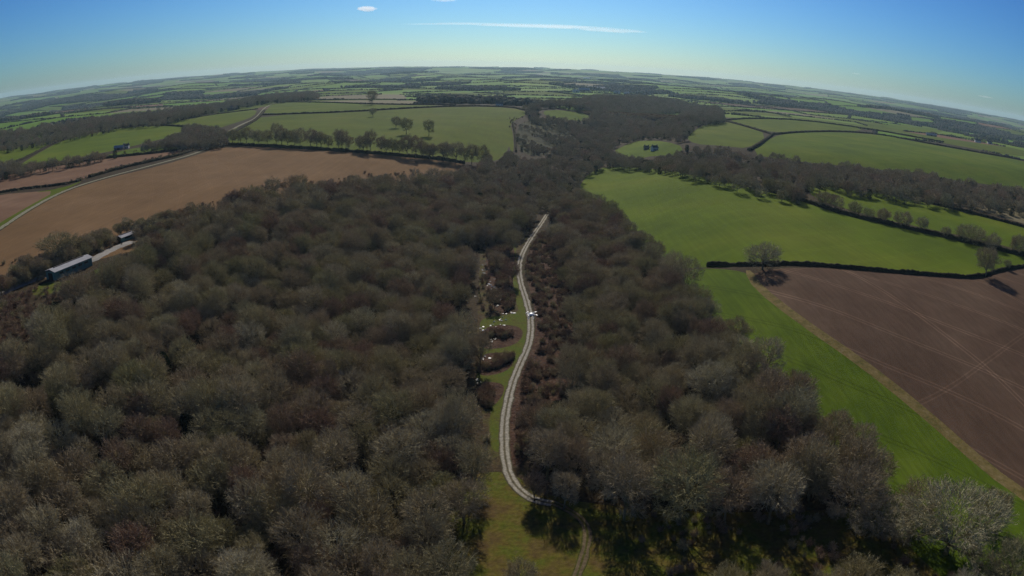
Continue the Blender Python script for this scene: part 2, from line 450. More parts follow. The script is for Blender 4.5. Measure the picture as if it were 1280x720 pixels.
def track_mat(name, rut, mid, edge):
    m, nt, b = mat(name, .9, .2)
    uv = nt.nodes.new('ShaderNodeUVMap'); sx = nt.nodes.new('ShaderNodeSeparateXYZ'); nt.links.new(uv.outputs[0], sx.inputs[0])
    n = N(nt, 'ShaderNodeTexNoise', Scale=.5, Detail=8, Roughness=.7); nt.links.new(pos(nt), n.inputs['Vector'])
    w = nt.nodes.new('ShaderNodeMath'); w.operation = 'MULTIPLY_ADD'; w.inputs[1].default_value = .20; w.inputs[2].default_value = -.10
    nt.links.new(n.outputs['Fac'], w.inputs[0])
    a = nt.nodes.new('ShaderNodeMath'); a.operation = 'ADD'; nt.links.new(sx.outputs[0], a.inputs[0]); nt.links.new(w.outputs[0], a.inputs[1])
    r = ramp(nt, [(.06, edge), (.17, rut), (.36, rut), (.45, mid), (.55, mid), (.64, rut), (.83, rut), (.94, edge)])
    nt.links.new(a.outputs[0], r.inputs[0])
    n2 = N(nt, 'ShaderNodeTexNoise', Scale=1.1, Detail=6, Roughness=.7); nt.links.new(pos(nt), n2.inputs['Vector'])
    mr = N(nt, 'ShaderNodeMapRange'); mr.inputs[1].default_value = .3; mr.inputs[2].default_value = .7; mr.inputs[3].default_value = .45; mr.inputs[4].default_value = 1.2
    nt.links.new(n2.outputs['Fac'], mr.inputs[0])
    mx = nt.nodes.new('ShaderNodeVectorMath'); mx.operation = 'SCALE'
    nt.links.new(r.outputs[0], mx.inputs[0]); nt.links.new(mr.outputs[0], mx.inputs['Scale'])
    nt.links.new(mx.outputs[0], b.inputs['Base Color'])
    return m
mt_track = track_mat('stone_track', (.42, .39, .32), (.15, .13, .08), (.10, .085, .045))
mt_lane = track_mat('farm_lane', (.33, .31, .23), (.26, .25, .16), (.14, .15, .05))
mt_mud = track_mat('muddy_wheel_track', (.17, .13, .075), (.09, .09, .02), (.08, .085, .018))
mt_conc = noisy('concrete_apron', [(.3, (.26, .25, .23)), (.7, (.38, .36, .33))], .15, fine=(.8, .15))
_, track_w = ribbon('woodland_track', [(684,268),(680,274),(672,286),(662,300),(652,318),(648,335),(651,355),(658,375),(663,394),(664,415),(660,435),(650,455),(640,480),(634,505),(630,530),(630,560),(633,585),(638,600),(646,611),(657,621),(672,630),(690,630)], 3.3, mt_track)
ribbon('meadow_track', [(690,628),(720,640),(738,655),(735,680),(728,700),(715,740)], 2.6, mt_mud)
_, lane_w = ribbon('farm_lane', [(-60,322),(0,286),(35,262),(78,239),(120,225),(200,204),(245,192),(276,178)], 4.6, mt_lane)
ribbon('upper_lane', [(278,178),(272,172),(284,165),(303,155),(318,149),(325,142),(331,134),(345,128),(375,126)], 4.5, mt_lane, lift=.3)
ribbon('yard_track', [(-60,398),(0,367),(30,354),(58,344),(95,335),(125,320),(140,311),(165,302)], 6.5, mt_conc, lift=.2)

# ------------------------------------------------------------------ pools of water in the clearing
mw, nt, b = mat('still_water', .26, .5)
b.inputs['Base Color'].default_value = (.03, .035, .03, 1); b.inputs['IOR'].default_value = 1.33
n = N(nt, 'ShaderNodeTexNoise', Scale=1.5, Detail=2); nt.links.new(pos(nt), n.inputs['Vector'])
rn = N(nt, 'ShaderNodeTexNoise', Scale=.45, Detail=2); nt.links.new(pos(nt), rn.inputs['Vector'])
rm = N(nt, 'ShaderNodeMapRange'); rm.inputs[1].default_value = .35; rm.inputs[2].default_value = .65; rm.inputs[3].default_value = .08; rm.inputs[4].default_value = .26
nt.links.new(rn.outputs['Fac'], rm.inputs[0]); nt.links.new(rm.outputs[0], b.inputs['Roughness'])
bp = N(nt, 'ShaderNodeBump', Strength=.25, Distance=.05); nt.links.new(n.outputs['Fac'], bp.inputs['Height']); nt.links.new(bp.outputs[0], b.inputs['Normal'])
POOLS = [(612,342,2.6,1.5),(606,338,1.2,.8),(622,371,2.0,1.8),(618,360,1.2,.8),(628,394,2.0,2.2),(621,406,2.4,.7),(600,288,1.6,1.4),(613,284,1.0,1.0),(567,388,1.6,1.4),
         (574,396,1.2,.9),(610,448,2.2,1.8),(596,318,1.2,.9),(607,325,1.4,.9),(597,478,1.5,.9),(640,392,1.2,.5),(590,366,1.5,2.0),(604,412,1.3,.8),(560,372,1.1,.8),(618,425,1.2,.7),(616,350,1.6,1.2),(611,357,1.3,1),(622,383,1.8,1.4),(625,400,1.4,1),(606,331,1.2,.9)]
pool_xy = []
for i, (px, py, sx, sy) in enumerate(POOLS):
    x, y = gp(px, py); z = H(x, y) + .18
    V, F = [], []; k = 11; gq = random.Random(i)
    for f_ in range(5):
        ox, oy = gq.gauss(0, sx * .9), gq.gauss(0, sy * 1.7); r0 = gq.uniform(.15, .48); st_ = gq.uniform(.8, 2.0); b_ = len(V)
        V.append((x + ox, y + oy, H(x + ox, y + oy) + .18))
        for q in range(k):
            a = 2 * math.pi * q / k
            rr = r0 * (1 + .9 * noise.noise(Vector((math.cos(a) * 1.6 + i * 5 + f_, math.sin(a) * 1.6, i))))
            V.append((x + ox + rr * math.cos(a), y + oy + st_ * rr * math.sin(a), V[b_][2]))
        F += [[b_, b_ + 1 + q, b_ + 1 + (q + 1) % k] for q in range(k)]
    o = mesh_obj('pool_of_water', V, F, mw)
    tag(o, kind='structure'); pool_xy.append((x, y))

# ------------------------------------------------------------------ trees
def bark(name, stops, tw=False):
    m, nt, b = mat(name, .95, .1)
    oi = nt.nodes.new('ShaderNodeObjectInfo')
    r = ramp(nt, stops); nt.links.new(oi.outputs['Random'], r.inputs[0])
    n = N(nt, 'ShaderNodeTexNoise', Scale=.55, Detail=4, Roughness=.7)
    nt.links.new(pos(nt), n.inputs['Vector'])
    mr = N(nt, 'ShaderNodeMapRange'); mr.inputs[1].default_value = .3; mr.inputs[2].default_value = .7
    mr.inputs[3].default_value = .6; mr.inputs[4].default_value = 1.45
    nt.links.new(n.outputs['Fac'], mr.inputs[0])
    mx = nt.nodes.new('ShaderNodeVectorMath'); mx.operation = 'SCALE'
    nt.links.new(r.outputs[0], mx.inputs[0]); nt.links.new(mr.outputs[0], mx.inputs['Scale'])
    nt.links.new(mx.outputs[0], b.inputs['Base Color'])
    return m
TW = [(0, (0.345, 0.311, 0.167)), (.25, (0.388, 0.341, 0.200)), (.45, (0.354, 0.290, 0.184)), (.6, (0.431, 0.388, 0.251)), (.75, (0.362, 0.283, 0.184)), (.9, (0.328, 0.304, 0.151)), (1, (0.465, 0.421, 0.293))]
m_twig = bark('lichened_twigs', TW)
m_mid = bark('grey_twigs', [(0, (0.343, 0.314, 0.200)), (.4, (0.400, 0.340, 0.229)), (.7, (0.323, 0.292, 0.191)), (.85, (0.418, 0.320, 0.224)), (1, (0.276, 0.272, 0.154))])
m_bark = bark('mossy_bark', [(0, (.17, .15, .09)), (.4, (.19, .185, .085)), (.7, (.15, .12, .08)), (1, (.24, .23, .15))])
m_leaf = bark('ivy_leaves', [(0, (.022, .036, .012)), (.5, (.035, .05, .016)), (1, (.05, .06, .02))])
m_red = bark('reddish_stems', [(0, (0.304, 0.211, 0.140)), (.5, (0.281, 0.203, 0.137)), (1, (0.334, 0.260, 0.166))])

def tree_mesh(seed, h, cr, nl=9, nb=7, nbl=6, nt_=7, twl=1.15, tww=.058, trunk_h=.26, spread=1.0, ivy=0, tr=.34, shell=600, st=7):
    rd = random.Random(seed)
    TV, TF, Q = [], [], []
    cen = Vector((0, 0, h * .60)); rx, rz = cr, h * .42
    def lim(p):
        q = p - cen
        k = math.sqrt((q.x ** 2 + q.y ** 2) / rx ** 2 + (q.z / rz) ** 2)
        return k
    def jit(v, a):
        u = Vector((rd.gauss(0, 1), rd.gauss(0, 1), rd.gauss(0, 1)))
        u -= u.project(v); u.normalize()
        return (v * math.cos(a) + u * math.sin(a)).normalized()
    def rib(p0, p1, w0, w1):
        d = p1 - p0
        u = d.cross(Vector((rd.gauss(0, 1), rd.gauss(0, 1), rd.gauss(0, 1)))); u.normalize()
        Q.append((p0 - u * w0, p0 + u * w0, p1 + u * w1, p1 - u * w1))
    ht = h * trunk_h
    lean = Vector((rd.uniform(-.08, .08), rd.uniform(-.08, .08), 1))
    top = Vector((lean.x * ht, lean.y * ht, ht))
    tube(TV, TF, [(0, 0, -.6), (top.x * .2, top.y * .2, ht * .25), (top.x * .6, top.y * .5, ht * .65), tuple(top)], [tr * 1.35, tr * 1.0, tr * .85, tr * .8], 7)
    def path(p, d, L, seg, wob, up):
        pts = [p]
        for i in range(seg):
            d = jit(d, rd.uniform(0, wob)); d = (d + Vector((0, 0, up))).normalized()
            q = pts[-1] + d * (L / seg)
            if lim(q) > 1.03: d = (d - (q - cen).normalized() * .5).normalized(); q = pts[-1] + d * (L / seg * .5)
            pts.append(q)
        return pts, d
    tips = []
    for i in range(nl):
        az = 2 * math.pi * (i + rd.uniform(-.3, .3)) / nl; el = rd.choice([.35, .6, .9, 1.25]) / spread
        d = Vector((math.cos(az) * math.cos(el), math.sin(az) * math.cos(el), math.sin(el)))
        L = (rx * .95) if el < .8 else (h - ht) * .72
        pts, _ = path(top * rd.uniform(.8, 1.0), d, L * rd.uniform(.75, 1), 5, .42, .10)
        r0 = tr * rd.uniform(.42, .6)
        tube(TV, TF, pts, [r0, r0 * .8, r0 * .62, r0 * .45, r0 * .3, r0 * .12], 5, False)
        for j in range(nb):
            k = rd.uniform(1.2, 5); a = int(min(k, 4.99)); p = pts[a].lerp(pts[a + 1] if a < 5 else pts[a], k - a)
            dd = jit((pts[min(a + 1, 5)] - pts[a - 1]).normalized(), rd.uniform(.5, 1.15))
            dd = (dd + (p - cen).normalized() * .45 + Vector((0, 0, .15))).normalized()
            bp_, _ = path(p, dd, rx * rd.uniform(.35, .6), 3, .5, .06)
            rb = r0 * .36
            tube(TV, TF, bp_, [rb, rb * .7, rb * .45, rb * .15], 3, False)
            for l in range(nbl):
                k = rd.uniform(.6, 3); a = int(min(k, 2.99)); p2 = bp_[a].lerp(bp_[a + 1], k - a)
                d2 = jit((bp_[a + 1] - bp_[a]).normalized(), rd.uniform(.4, 1.2))
                d2 = (d2 + (p2 - cen).normalized() * .4 + Vector((0, 0, .12))).normalized()
                L2 = twl * rd.uniform(1.1, 2.0)
                m1 = p2 + d2 * L2 * .5; e = m1 + jit(d2, .35) * L2 * .5
                rib(p2, m1, tww * .8, tww * .55); rib(m1, e, tww * .55, tww * .3)
                for t in range(nt_):
                    f = rd.random(); s = p2.lerp(e, f)
                    d3 = (jit(d2, rd.uniform(.4, 1.2)) + Vector((0, 0, .15))).normalized()
                    rib(s, s + d3 * twl * rd.uniform(.5, 1.1), tww * .5, tww * .16)
    # rounded outer shell of branchlets, each ending in a spray of twigs; small lobes keep the outline uneven
    lobes = [Vector((rd.gauss(0, 1), rd.gauss(0, 1), abs(rd.gauss(.3, .8)))).normalized() for _ in range(16)]
    for i in range(shell):
        u = Vector((rd.gauss(0, 1), rd.gauss(0, 1), rd.gauss(.25, .85))).normalized()
        if u.z < -.35: continue
        lb = max(0, max(u.dot(q) for q in lobes)) ** 14
        if lb < .12 and rd.random() < .55: continue
        k = (.60 + .43 * lb) * rd.uniform(.86, 1.04)
        p = cen + Vector((u.x * rx * k, u.y * rx * k, u.z * rz * k))
        d = (Vector((u.x, u.y, u.z + .35)) + Vector((rd.gauss(0, .45), rd.gauss(0, .45), rd.gauss(0, .3)))).normalized()
        m1 = p + d * twl * .8; e = m1 + (d + Vector((rd.gauss(0, .3), rd.gauss(0, .3), rd.gauss(0, .3)))).normalized() * twl * .7
        rib(p - d * .9, m1, tww, tww * .6); rib(m1, e, tww * .6, tww * .3)
        for t in range(st):
            s = p.lerp(e, rd.random())
            d3 = (jit(d, rd.uniform(.4, 1.25)) + Vector((0, 0, .15))).normalized()
            rib(s, s + d3 * twl * rd.uniform(.45, .95), tww * .5, tww * .18)
    LV = []
    for i in range(ivy):
        az = rd.uniform(0, 6.28); k = rd.random() ** .5; z = rd.uniform(.1, .92)
        rr = rx * .75 * math.sqrt(max(0, 1 - ((z - .5) / .5) ** 2)) * k
        c = Vector((rr * math.cos(az), rr * math.sin(az), h * z * .9))
        u = Vector((rd.gauss(0, 1), rd.gauss(0, 1), rd.gauss(0, 1))).normalized(); v = u.cross(Vector((rd.gauss(0, 1), rd.gauss(0, 1), rd.gauss(0, 1)))).normalized()
        s = rd.uniform(.16, .34)
        LV.append((c - u * s, c + v * s * .7, c + u * s, c - v * s * .7))
    return TV, TF, Q, LV

def quads(name, Q, m):
    V = np.array([[tuple(p) for p in q] for q in Q], np.float32).reshape(-1, 3)
    F = np.arange(len(V)).reshape(-1, 4)
    o = mesh_obj(name, V, F, m); me = o.data
    COL.objects.unlink(o); bpy.data.objects.remove(o)
    return me
def plain(name, V, F, m):
    o = mesh_obj(name, V, F, m, smooth_=True); me = o.data
    COL.objects.unlink(o); bpy.data.objects.remove(o)
    return me

HI = []   # (trunk mesh, crown mesh, nominal height, crown radius)
specs = [(14, 6.2, {}), (15.5, 5.4, {}), (13, 6.8, dict(nl=9)), (14.5, 5.8, dict(nb=7)), (12, 5.4, {}), (16, 6.6, dict(nl=9)), (13.5, 5.0, {}), (11.5, 6.0, dict(spread=1.2)), (15, 10.5, dict(nl=13, nb=9, nbl=7, nt_=9, spread=1.3, tr=.5, trunk_h=.2, shell=1300, st=5))]
for i, (h, cr, kw) in enumerate(specs):
    TV, TF, Q, _ = tree_mesh(100 + i, h, cr, **kw)
    HI.append((plain('tree_trunk', TV, TF, m_bark), quads('tree_crown', Q, m_red if i == 6 else m_twig), h, cr))
TV, TF, Q, LV = tree_mesh(300, 11, 3.6, nl=6, nb=4, nbl=3, nt_=3, shell=0, ivy=5200)
EVER = (plain('tree_trunk', TV, TF, m_bark), quads('tree_crown', LV, m_leaf), 11, 3.6)

def merged(name, spec_seed, h, cr, kw, mats, leaf=False):
    TV, TF, Q, LV = tree_mesh(spec_seed, h, cr, **kw)
    V = [tuple(v) for v in TV]; F = [list(f) for f in TF]; mi = [0] * len(F)
    for q in (LV if leaf else Q):
        b = len(V); V += [tuple(p) for p in q]; F.append([b, b + 1, b + 2, b + 3]); mi.append(1)
    me = bpy.data.meshes.new(name); me.from_pydata(V, [], F)
    for m in mats: me.materials.append(m)
    me.polygons.foreach_set('material_index', mi)
    return me

def proto_collection(name, meshes):
    c = bpy.data.collections.new(name)
    for i, me in enumerate(meshes):
        c.objects.link(bpy.data.objects.new(name + '_tree', me))
    return c
hi_m = []
for i, (h, cr, kw) in enumerate(specs):
    hi_m.append(merged('bare_tree', 100 + i, h, cr, kw, [m_bark, m_red if i == 6 else m_twig]))
C_HI = proto_collection('bare', hi_m[:8])
mid_kw = dict(nl=7, nb=4, nbl=3, nt_=3, twl=1.5, tww=.14, shell=330, st=3)
C_MID = proto_collection('mid', [merged('bare_tree', 200 + i, h, cr, mid_kw, [m_bark, m_mid]) for i, (h, cr) in enumerate([(14, 6.2), (15, 5.6), (12.5, 6.6), (16, 6.2), (11, 5)])]
    + [merged('evergreen', 230, 12, 4.2, dict(nl=5, nb=3, nbl=2, nt_=1, shell=0, ivy=1500), [m_bark, m_leaf], True)])

# clump of far trees: small irregular domes with bushy surface
def clump(seed, n=34, size=60):
    rd = random.Random(seed); V = []; F = []
    bm = bmesh.new(); bmesh.ops.create_icosphere(bm, subdivisions=2, radius=1)
    bv = [v.co.copy() for v in bm.verts]; bf = [[v.index for v in f.verts] for f in bm.faces]; bm.free()
    for i in range(n):
        x, y = rd.uniform(-size / 2, size / 2), rd.uniform(-size / 2, size / 2)
        r_, h_ = rd.uniform(4.5, 7.5), rd.uniform(9, 15)
        b = len(V)
        for v in bv:
            k = 1 + .38 * noise.noise(v * 2.6 + Vector((i * 3, seed, 0)))
            V.append((x + v.x * r_ * k, y + v.y * r_ * k, h_ - 6 + v.z * 6 * k))
        F += [[q + b for q in f] for f in bf]
        tube(V, F, [(x, y, -4), (x, y, h_ - 7)], [.4, .3], 4)
    me = bpy.data.meshes.new('tree_clump'); me.from_pydata(V, [], F)
    me.materials.append(m_far); return me
m_far = bark('distant_crowns', [(0, (0.114, 0.106, 0.076)), (.35, (0.135, 0.115, 0.084)), (.6, (0.109, 0.115, 0.070)), (.8, (0.145, 0.115, 0.095)), (1, (0.072, 0.092, 0.045))])
nt_ = m_far.node_tree
for nd in nt_.nodes:
    if nd.type == 'TEX_NOISE': nd.inputs['Scale'].default_value = .35
C_FAR = proto_collection('far', [clump(1), clump(2), clump(3)])
C_HROW = proto_collection('hrow', [clump(7, 5, 18), clump(8, 4, 18)])

def scatter_obj(name, P, coll, smin, smax, seed):
    """one object of many instances: P is (n,3) points"""
    P = np.asarray(P, np.float32)
    me = bpy.data.meshes.new(name); me.vertices.add(len(P)); me.vertices.foreach_set('co', P.ravel())
    o = link(bpy.data.objects.new(name, me))
    ng = bpy.data.node_groups.new(name, 'GeometryNodeTree')
    ng.interface.new_socket('Geometry', in_out='INPUT', socket_type='NodeSocketGeometry')
    ng.interface.new_socket('Geometry', in_out='OUTPUT', socket_type='NodeSocketGeometry')
    gi = ng.nodes.new('NodeGroupInput'); go = ng.nodes.new('NodeGroupOutput')
    ip = ng.nodes.new('GeometryNodeInstanceOnPoints'); ci = ng.nodes.new('GeometryNodeCollectionInfo')
    ci.inputs['Collection'].default_value = coll; ci.inputs['Separate Children'].default_value = True; ci.inputs['Reset Children'].default_value = True
    mp = ng.nodes.new('GeometryNodeMeshToPoints')
    ng.links.new(gi.outputs[0], mp.inputs['Mesh']); ng.links.new(mp.outputs[0], ip.inputs['Points'])
    ng.links.new(ci.outputs[0], ip.inputs['Instance']); ip.inputs['Pick Instance'].default_value = True
    ri = ng.nodes.new('FunctionNodeRandomValue'); ri.data_type = 'INT'
    ri.inputs[4].default_value = 0; ri.inputs[5].default_value = len(coll.objects) - 1; ri.inputs['Seed'].default_value = seed
    ng.links.new(ri.outputs[2], ip.inputs['Instance Index'])
    rr = ng.nodes.new('FunctionNodeRandomValue'); rr.data_type = 'FLOAT_VECTOR'
    rr.inputs[0].default_value = (-.06, -.06, 0); rr.inputs[1].default_value = (.06, .06, 6.283); rr.inputs['Seed'].default_value = seed + 1
    ng.links.new(rr.outputs[0], ip.inputs['Rotation'])
    rs = ng.nodes.new('FunctionNodeRandomValue'); rs.data_type = 'FLOAT'
    rs.inputs[2].default_value = smin; rs.inputs[3].default_value = smax; rs.inputs['Seed'].default_value = seed + 2
    ng.links.new(rs.outputs[1], ip.inputs['Scale'])
    ng.links.new(ip.outputs[0], go.inputs[0])
    md = o.modifiers.new('scatter', 'NODES'); md.node_group = ng
    return tag(o, kind='stuff')

WOODS = {
 'left': [(-420,560),(-150,490),(0,446),(28,430),(42,392),(52,374),(84,361),(128,344),(150,325),(166,309),(205,290),(240,268),(280,251),(330,236),(400,229),(470,222),(520,219),(565,214),(610,208),(640,215),(650,240),(663,262),(662,280),(650,290),(628,290),(598,296),(584,335),(580,400),(578,440),(578,480),(594,520),(608,550),(598,575),(570,600),(545,635),(545,690),(540,740),(540,860),(-420,900)],
 'right': [(693,262),(700,235),(735,240),(775,273),(830,314),(866,347),(893,382),(952,424),(1008,470),(1062,515),(1102,552),(1122,588),(1085,600),(1000,598),(900,600),(800,600),(740,598),(700,588),(668,555),(664,520),(694,480),(722,440),(724,400),(712,350),(696,300)],
 'centre': [(590,208),(638,190),(648,196),(682,197),(690,186),(712,178),(722,168),(712,158),(705,152),(685,152),(662,147),(655,134),(680,130),(720,127),(745,121),(800,121),(850,127),(900,139),(905,149),(870,154),(853,172),(866,181),(935,189),(1000,199),(1060,207),(1120,214),(1200,225),(1280,237),(1420,258),(1420,285),(1280,260),(1212,255),(1130,243),(1060,233),(1003,229),(1004,246),(950,234),(870,216),(820,206),(760,204),(728,214),(722,236),(700,262),(660,278),(640,225)],
 'far_left': [(-60,180),(0,168),(40,163),(90,156),(150,145),(210,138),(300,127),(345,118),(390,116),(398,121),(330,127),(255,140),(200,153),(150,157),(110,166),(60,176),(0,186),(-60,196)],
 'lane_wood': [(-60,210),(0,203),(20,205),(60,203),(150,187),(200,177),(228,164),(232,158),(270,158),(284,168),(280,176),(240,179),(200,180),(160,184),(130,193),(60,205),(0,217),(-60,226)],
 'bottom_right': [(880,712),(960,700),(1050,694),(1120,694),(1190,708),(1300,728),(1340,850),(860,850)],
}
HOLES = [i for i, (n_, k_, _) in enumerate(FIELDS) if i in (16, 19, 20)]
def scatter(poly, sp, seed):
    g = np.random.default_rng(seed)
    lo, hi = poly.min(0), poly.max(0)
    xs = np.arange(lo[0], hi[0], sp); ys = np.arange(lo[1], hi[1], sp * .87)
    X, Y = np.meshgrid(xs, ys); X = X + (np.arange(len(ys)) % 2)[:, None] * sp / 2
    X = X.ravel() + g.uniform(-.36, .36, X.size) * sp; Y = Y.ravel() + g.uniform(-.36, .36, Y.size) * sp
    m = inside(poly, X, Y)
    return X[m], Y[m]
PTS = []
woodw = {}
for k, ol in WOODS.items():
    w = ground(dens(np.array(ol, float), 8), 8.0 if k != 'bottom_right' else 11.5); woodw[k] = w
    if k in ('left', 'right', 'bottom_right', 'lane_wood'): sp = 8.7
    elif k == 'centre': sp = 11.5
    else: sp = 15
    X, Y = scatter(w, sp, len(k))
    for hx in HOLES:
        m = ~inside(PX[hx], X, Y); X, Y = X[m], Y[m]
    PTS.append(np.column_stack([X, Y, np.full(len(X), list(WOODS).index(k))]))
PTS = np.vstack(PTS)
for gl in ([(672,137),(705,136),(738,143),(740,158),(700,156),(676,152)], [(764,187),(800,175),(835,176),(858,184),(845,204),(790,204),(768,198)], [(790,152),(830,144),(856,143),(846,158),(815,162)], [(700,176),(716,172),(730,180),(715,184)]):
    PTS = PTS[~inside(ground(dens(gl, 6)), PTS[:, 0], PTS[:, 1])]
# keep tracks and pools open
keep = np.ones(len(PTS), bool)
for q in track_w: keep &= np.hypot(PTS[:, 0] - q[0], PTS[:, 1] - q[1]) > 5.5
for q in pool_xy: keep &= ~((abs(PTS[:, 0] - q[0]) < 4.0) & (PTS[:, 1] - q[1] > -17) & (PTS[:, 1] - q[1] < 3))
sx2, sy2 = gp(157, 300)
keep &= ~((abs(PTS[:, 0] - sx2) < 16) & (PTS[:, 1] - sy2 > -13) & (PTS[:, 1] - sy2 < 12))
PTS = PTS[keep & (np.hypot(PTS[:, 0], PTS[:, 1]) > 38)]
# thin the stands a little so that darker gaps show between the crowns
g = np.random.default_rng(3)
PTS = PTS[g.random(len(PTS)) > .07]
D = np.hypot(PTS[:, 0], PTS[:, 1])
PZ = Hn(PTS[:, 0], PTS[:, 1])

def project(x, y, z):
    v = np.array([x, y, z - CAMZ]); v = v / np.linalg.norm(v)
    fw = np.array([0, math.cos(PITCH), -math.sin(PITCH)]); up = np.array([0, math.sin(PITCH), math.cos(PITCH)])
    a, b, d = v[0], v @ up, v @ fw
    t = math.acos(max(-1, min(1, d))); rr = 2 * math.sin(t / 2); s = math.hypot(a, b) or 1e-9
    X, Y = rr * a / s, rr * b / s
    c, s2 = math.cos(-ROLL), math.sin(-ROLL)
    return 640 + FPX * (c * X - s2 * Y), 360 - FPX * (s2 * X + c * Y)

# --- single trees standing in the open (built first; the nearest woodland trees follow)
def tree_thing(kind, me, x, y, s, rz, label, group, name='bare_tree', zs=1.0, sink=0.0, tilt=0):
    e = empty(name, (x, y, H(x, y) - sink), rz, s)
    e.scale = (s * rt.uniform(.9, 1.12), s * rt.uniform(.9, 1.12), s * zs); e.rotation_euler = (tilt, tilt * .5, rz)
    tag(e, label, 'tree', group)
    link(bpy.data.objects.new('trunk', me[0]), e); link(bpy.data.objects.new('crown', me[1]), e)
    return e
rt = random.Random(42)
order = np.argsort(np.hypot(D, CAMZ))
single = np.zeros(len(PTS), bool); nind = 0
inframe = []
for i in order:
    px, py = project(PTS[i, 0], PTS[i, 1], PZ[i] + 9)
    if -25 < px < 1305 and py < 745: inframe.append((i, px, py))
names = list(WOODS)
count = {}
for i, px, py in inframe[:300]:
    wood = names[int(PTS[i, 2])]
    v = rt.random()
    if v < .055 and wood != 'bottom_right': me, tone = EVER, 'dark evergreen'
    else:
        j = rt.choice([0, 1, 2, 3, 4, 5, 7, 0, 2, 5, 6]); me = HI[j]; tone = 'reddish' if j == 6 else ('tall' if me[2] > 14.4 else ('low' if me[2] < 12.6 else 'round'))
    if wood == 'left':
        where = 'in the wood left of the track, ' + ('near its lower corner' if px < 330 else 'in its lower middle' if px < 480 else 'towards the meadow edge')
    elif wood == 'right':
        where = 'in the wood right of the track, ' + ('above the shaded meadow' if px < 930 else 'by the green crop')
    else: where = 'in the row along the bottom edge of the meadow'
    lab = (tone + ' ivy-clad tree ' if tone == 'dark evergreen' else tone + ' bare tree ') + where
    grp = lab + 's'
    s = rt.uniform(.72, 1.08)
    if wood == 'right' and py > 560: s *= 1.08
    if wood == 'bottom_right': s *= .85
    tree_thing('b', me, PTS[i, 0], PTS[i, 1], s, rt.uniform(0, 6.28), lab, grp.replace(' tree ', ' trees ')[:-1], name='evergreen_tree' if me is EVER else 'bare_tree', zs=rt.uniform(.84, 1.16), sink=rt.uniform(0, 1.5))
    single[i] = True
rest = ~single
P3 = np.column_stack([PTS[:, 0], PTS[:, 1], PZ - np.random.default_rng(6).uniform(0, 2.5, len(PZ))])
DT = D + np.random.default_rng(4).normal(0, 60, len(D))
a = P3[rest & (DT < 520)]; scatter_obj('woodland', a, C_HI, .72, 1.08, 1)['label'] = 'dense bare winter woodland filling both valley sides'
a = P3[rest & (DT >= 520) & (D < 1250)]; scatter_obj('woodland', a, C_MID, .64, .95, 5)['label'] = 'bare woodland farther up the valley'
a = P3[rest & (D >= 1250)]; scatter_obj('distant_woodland', a, C_MID, .95, 1.3, 9)['label'] = 'woods beyond the fields'

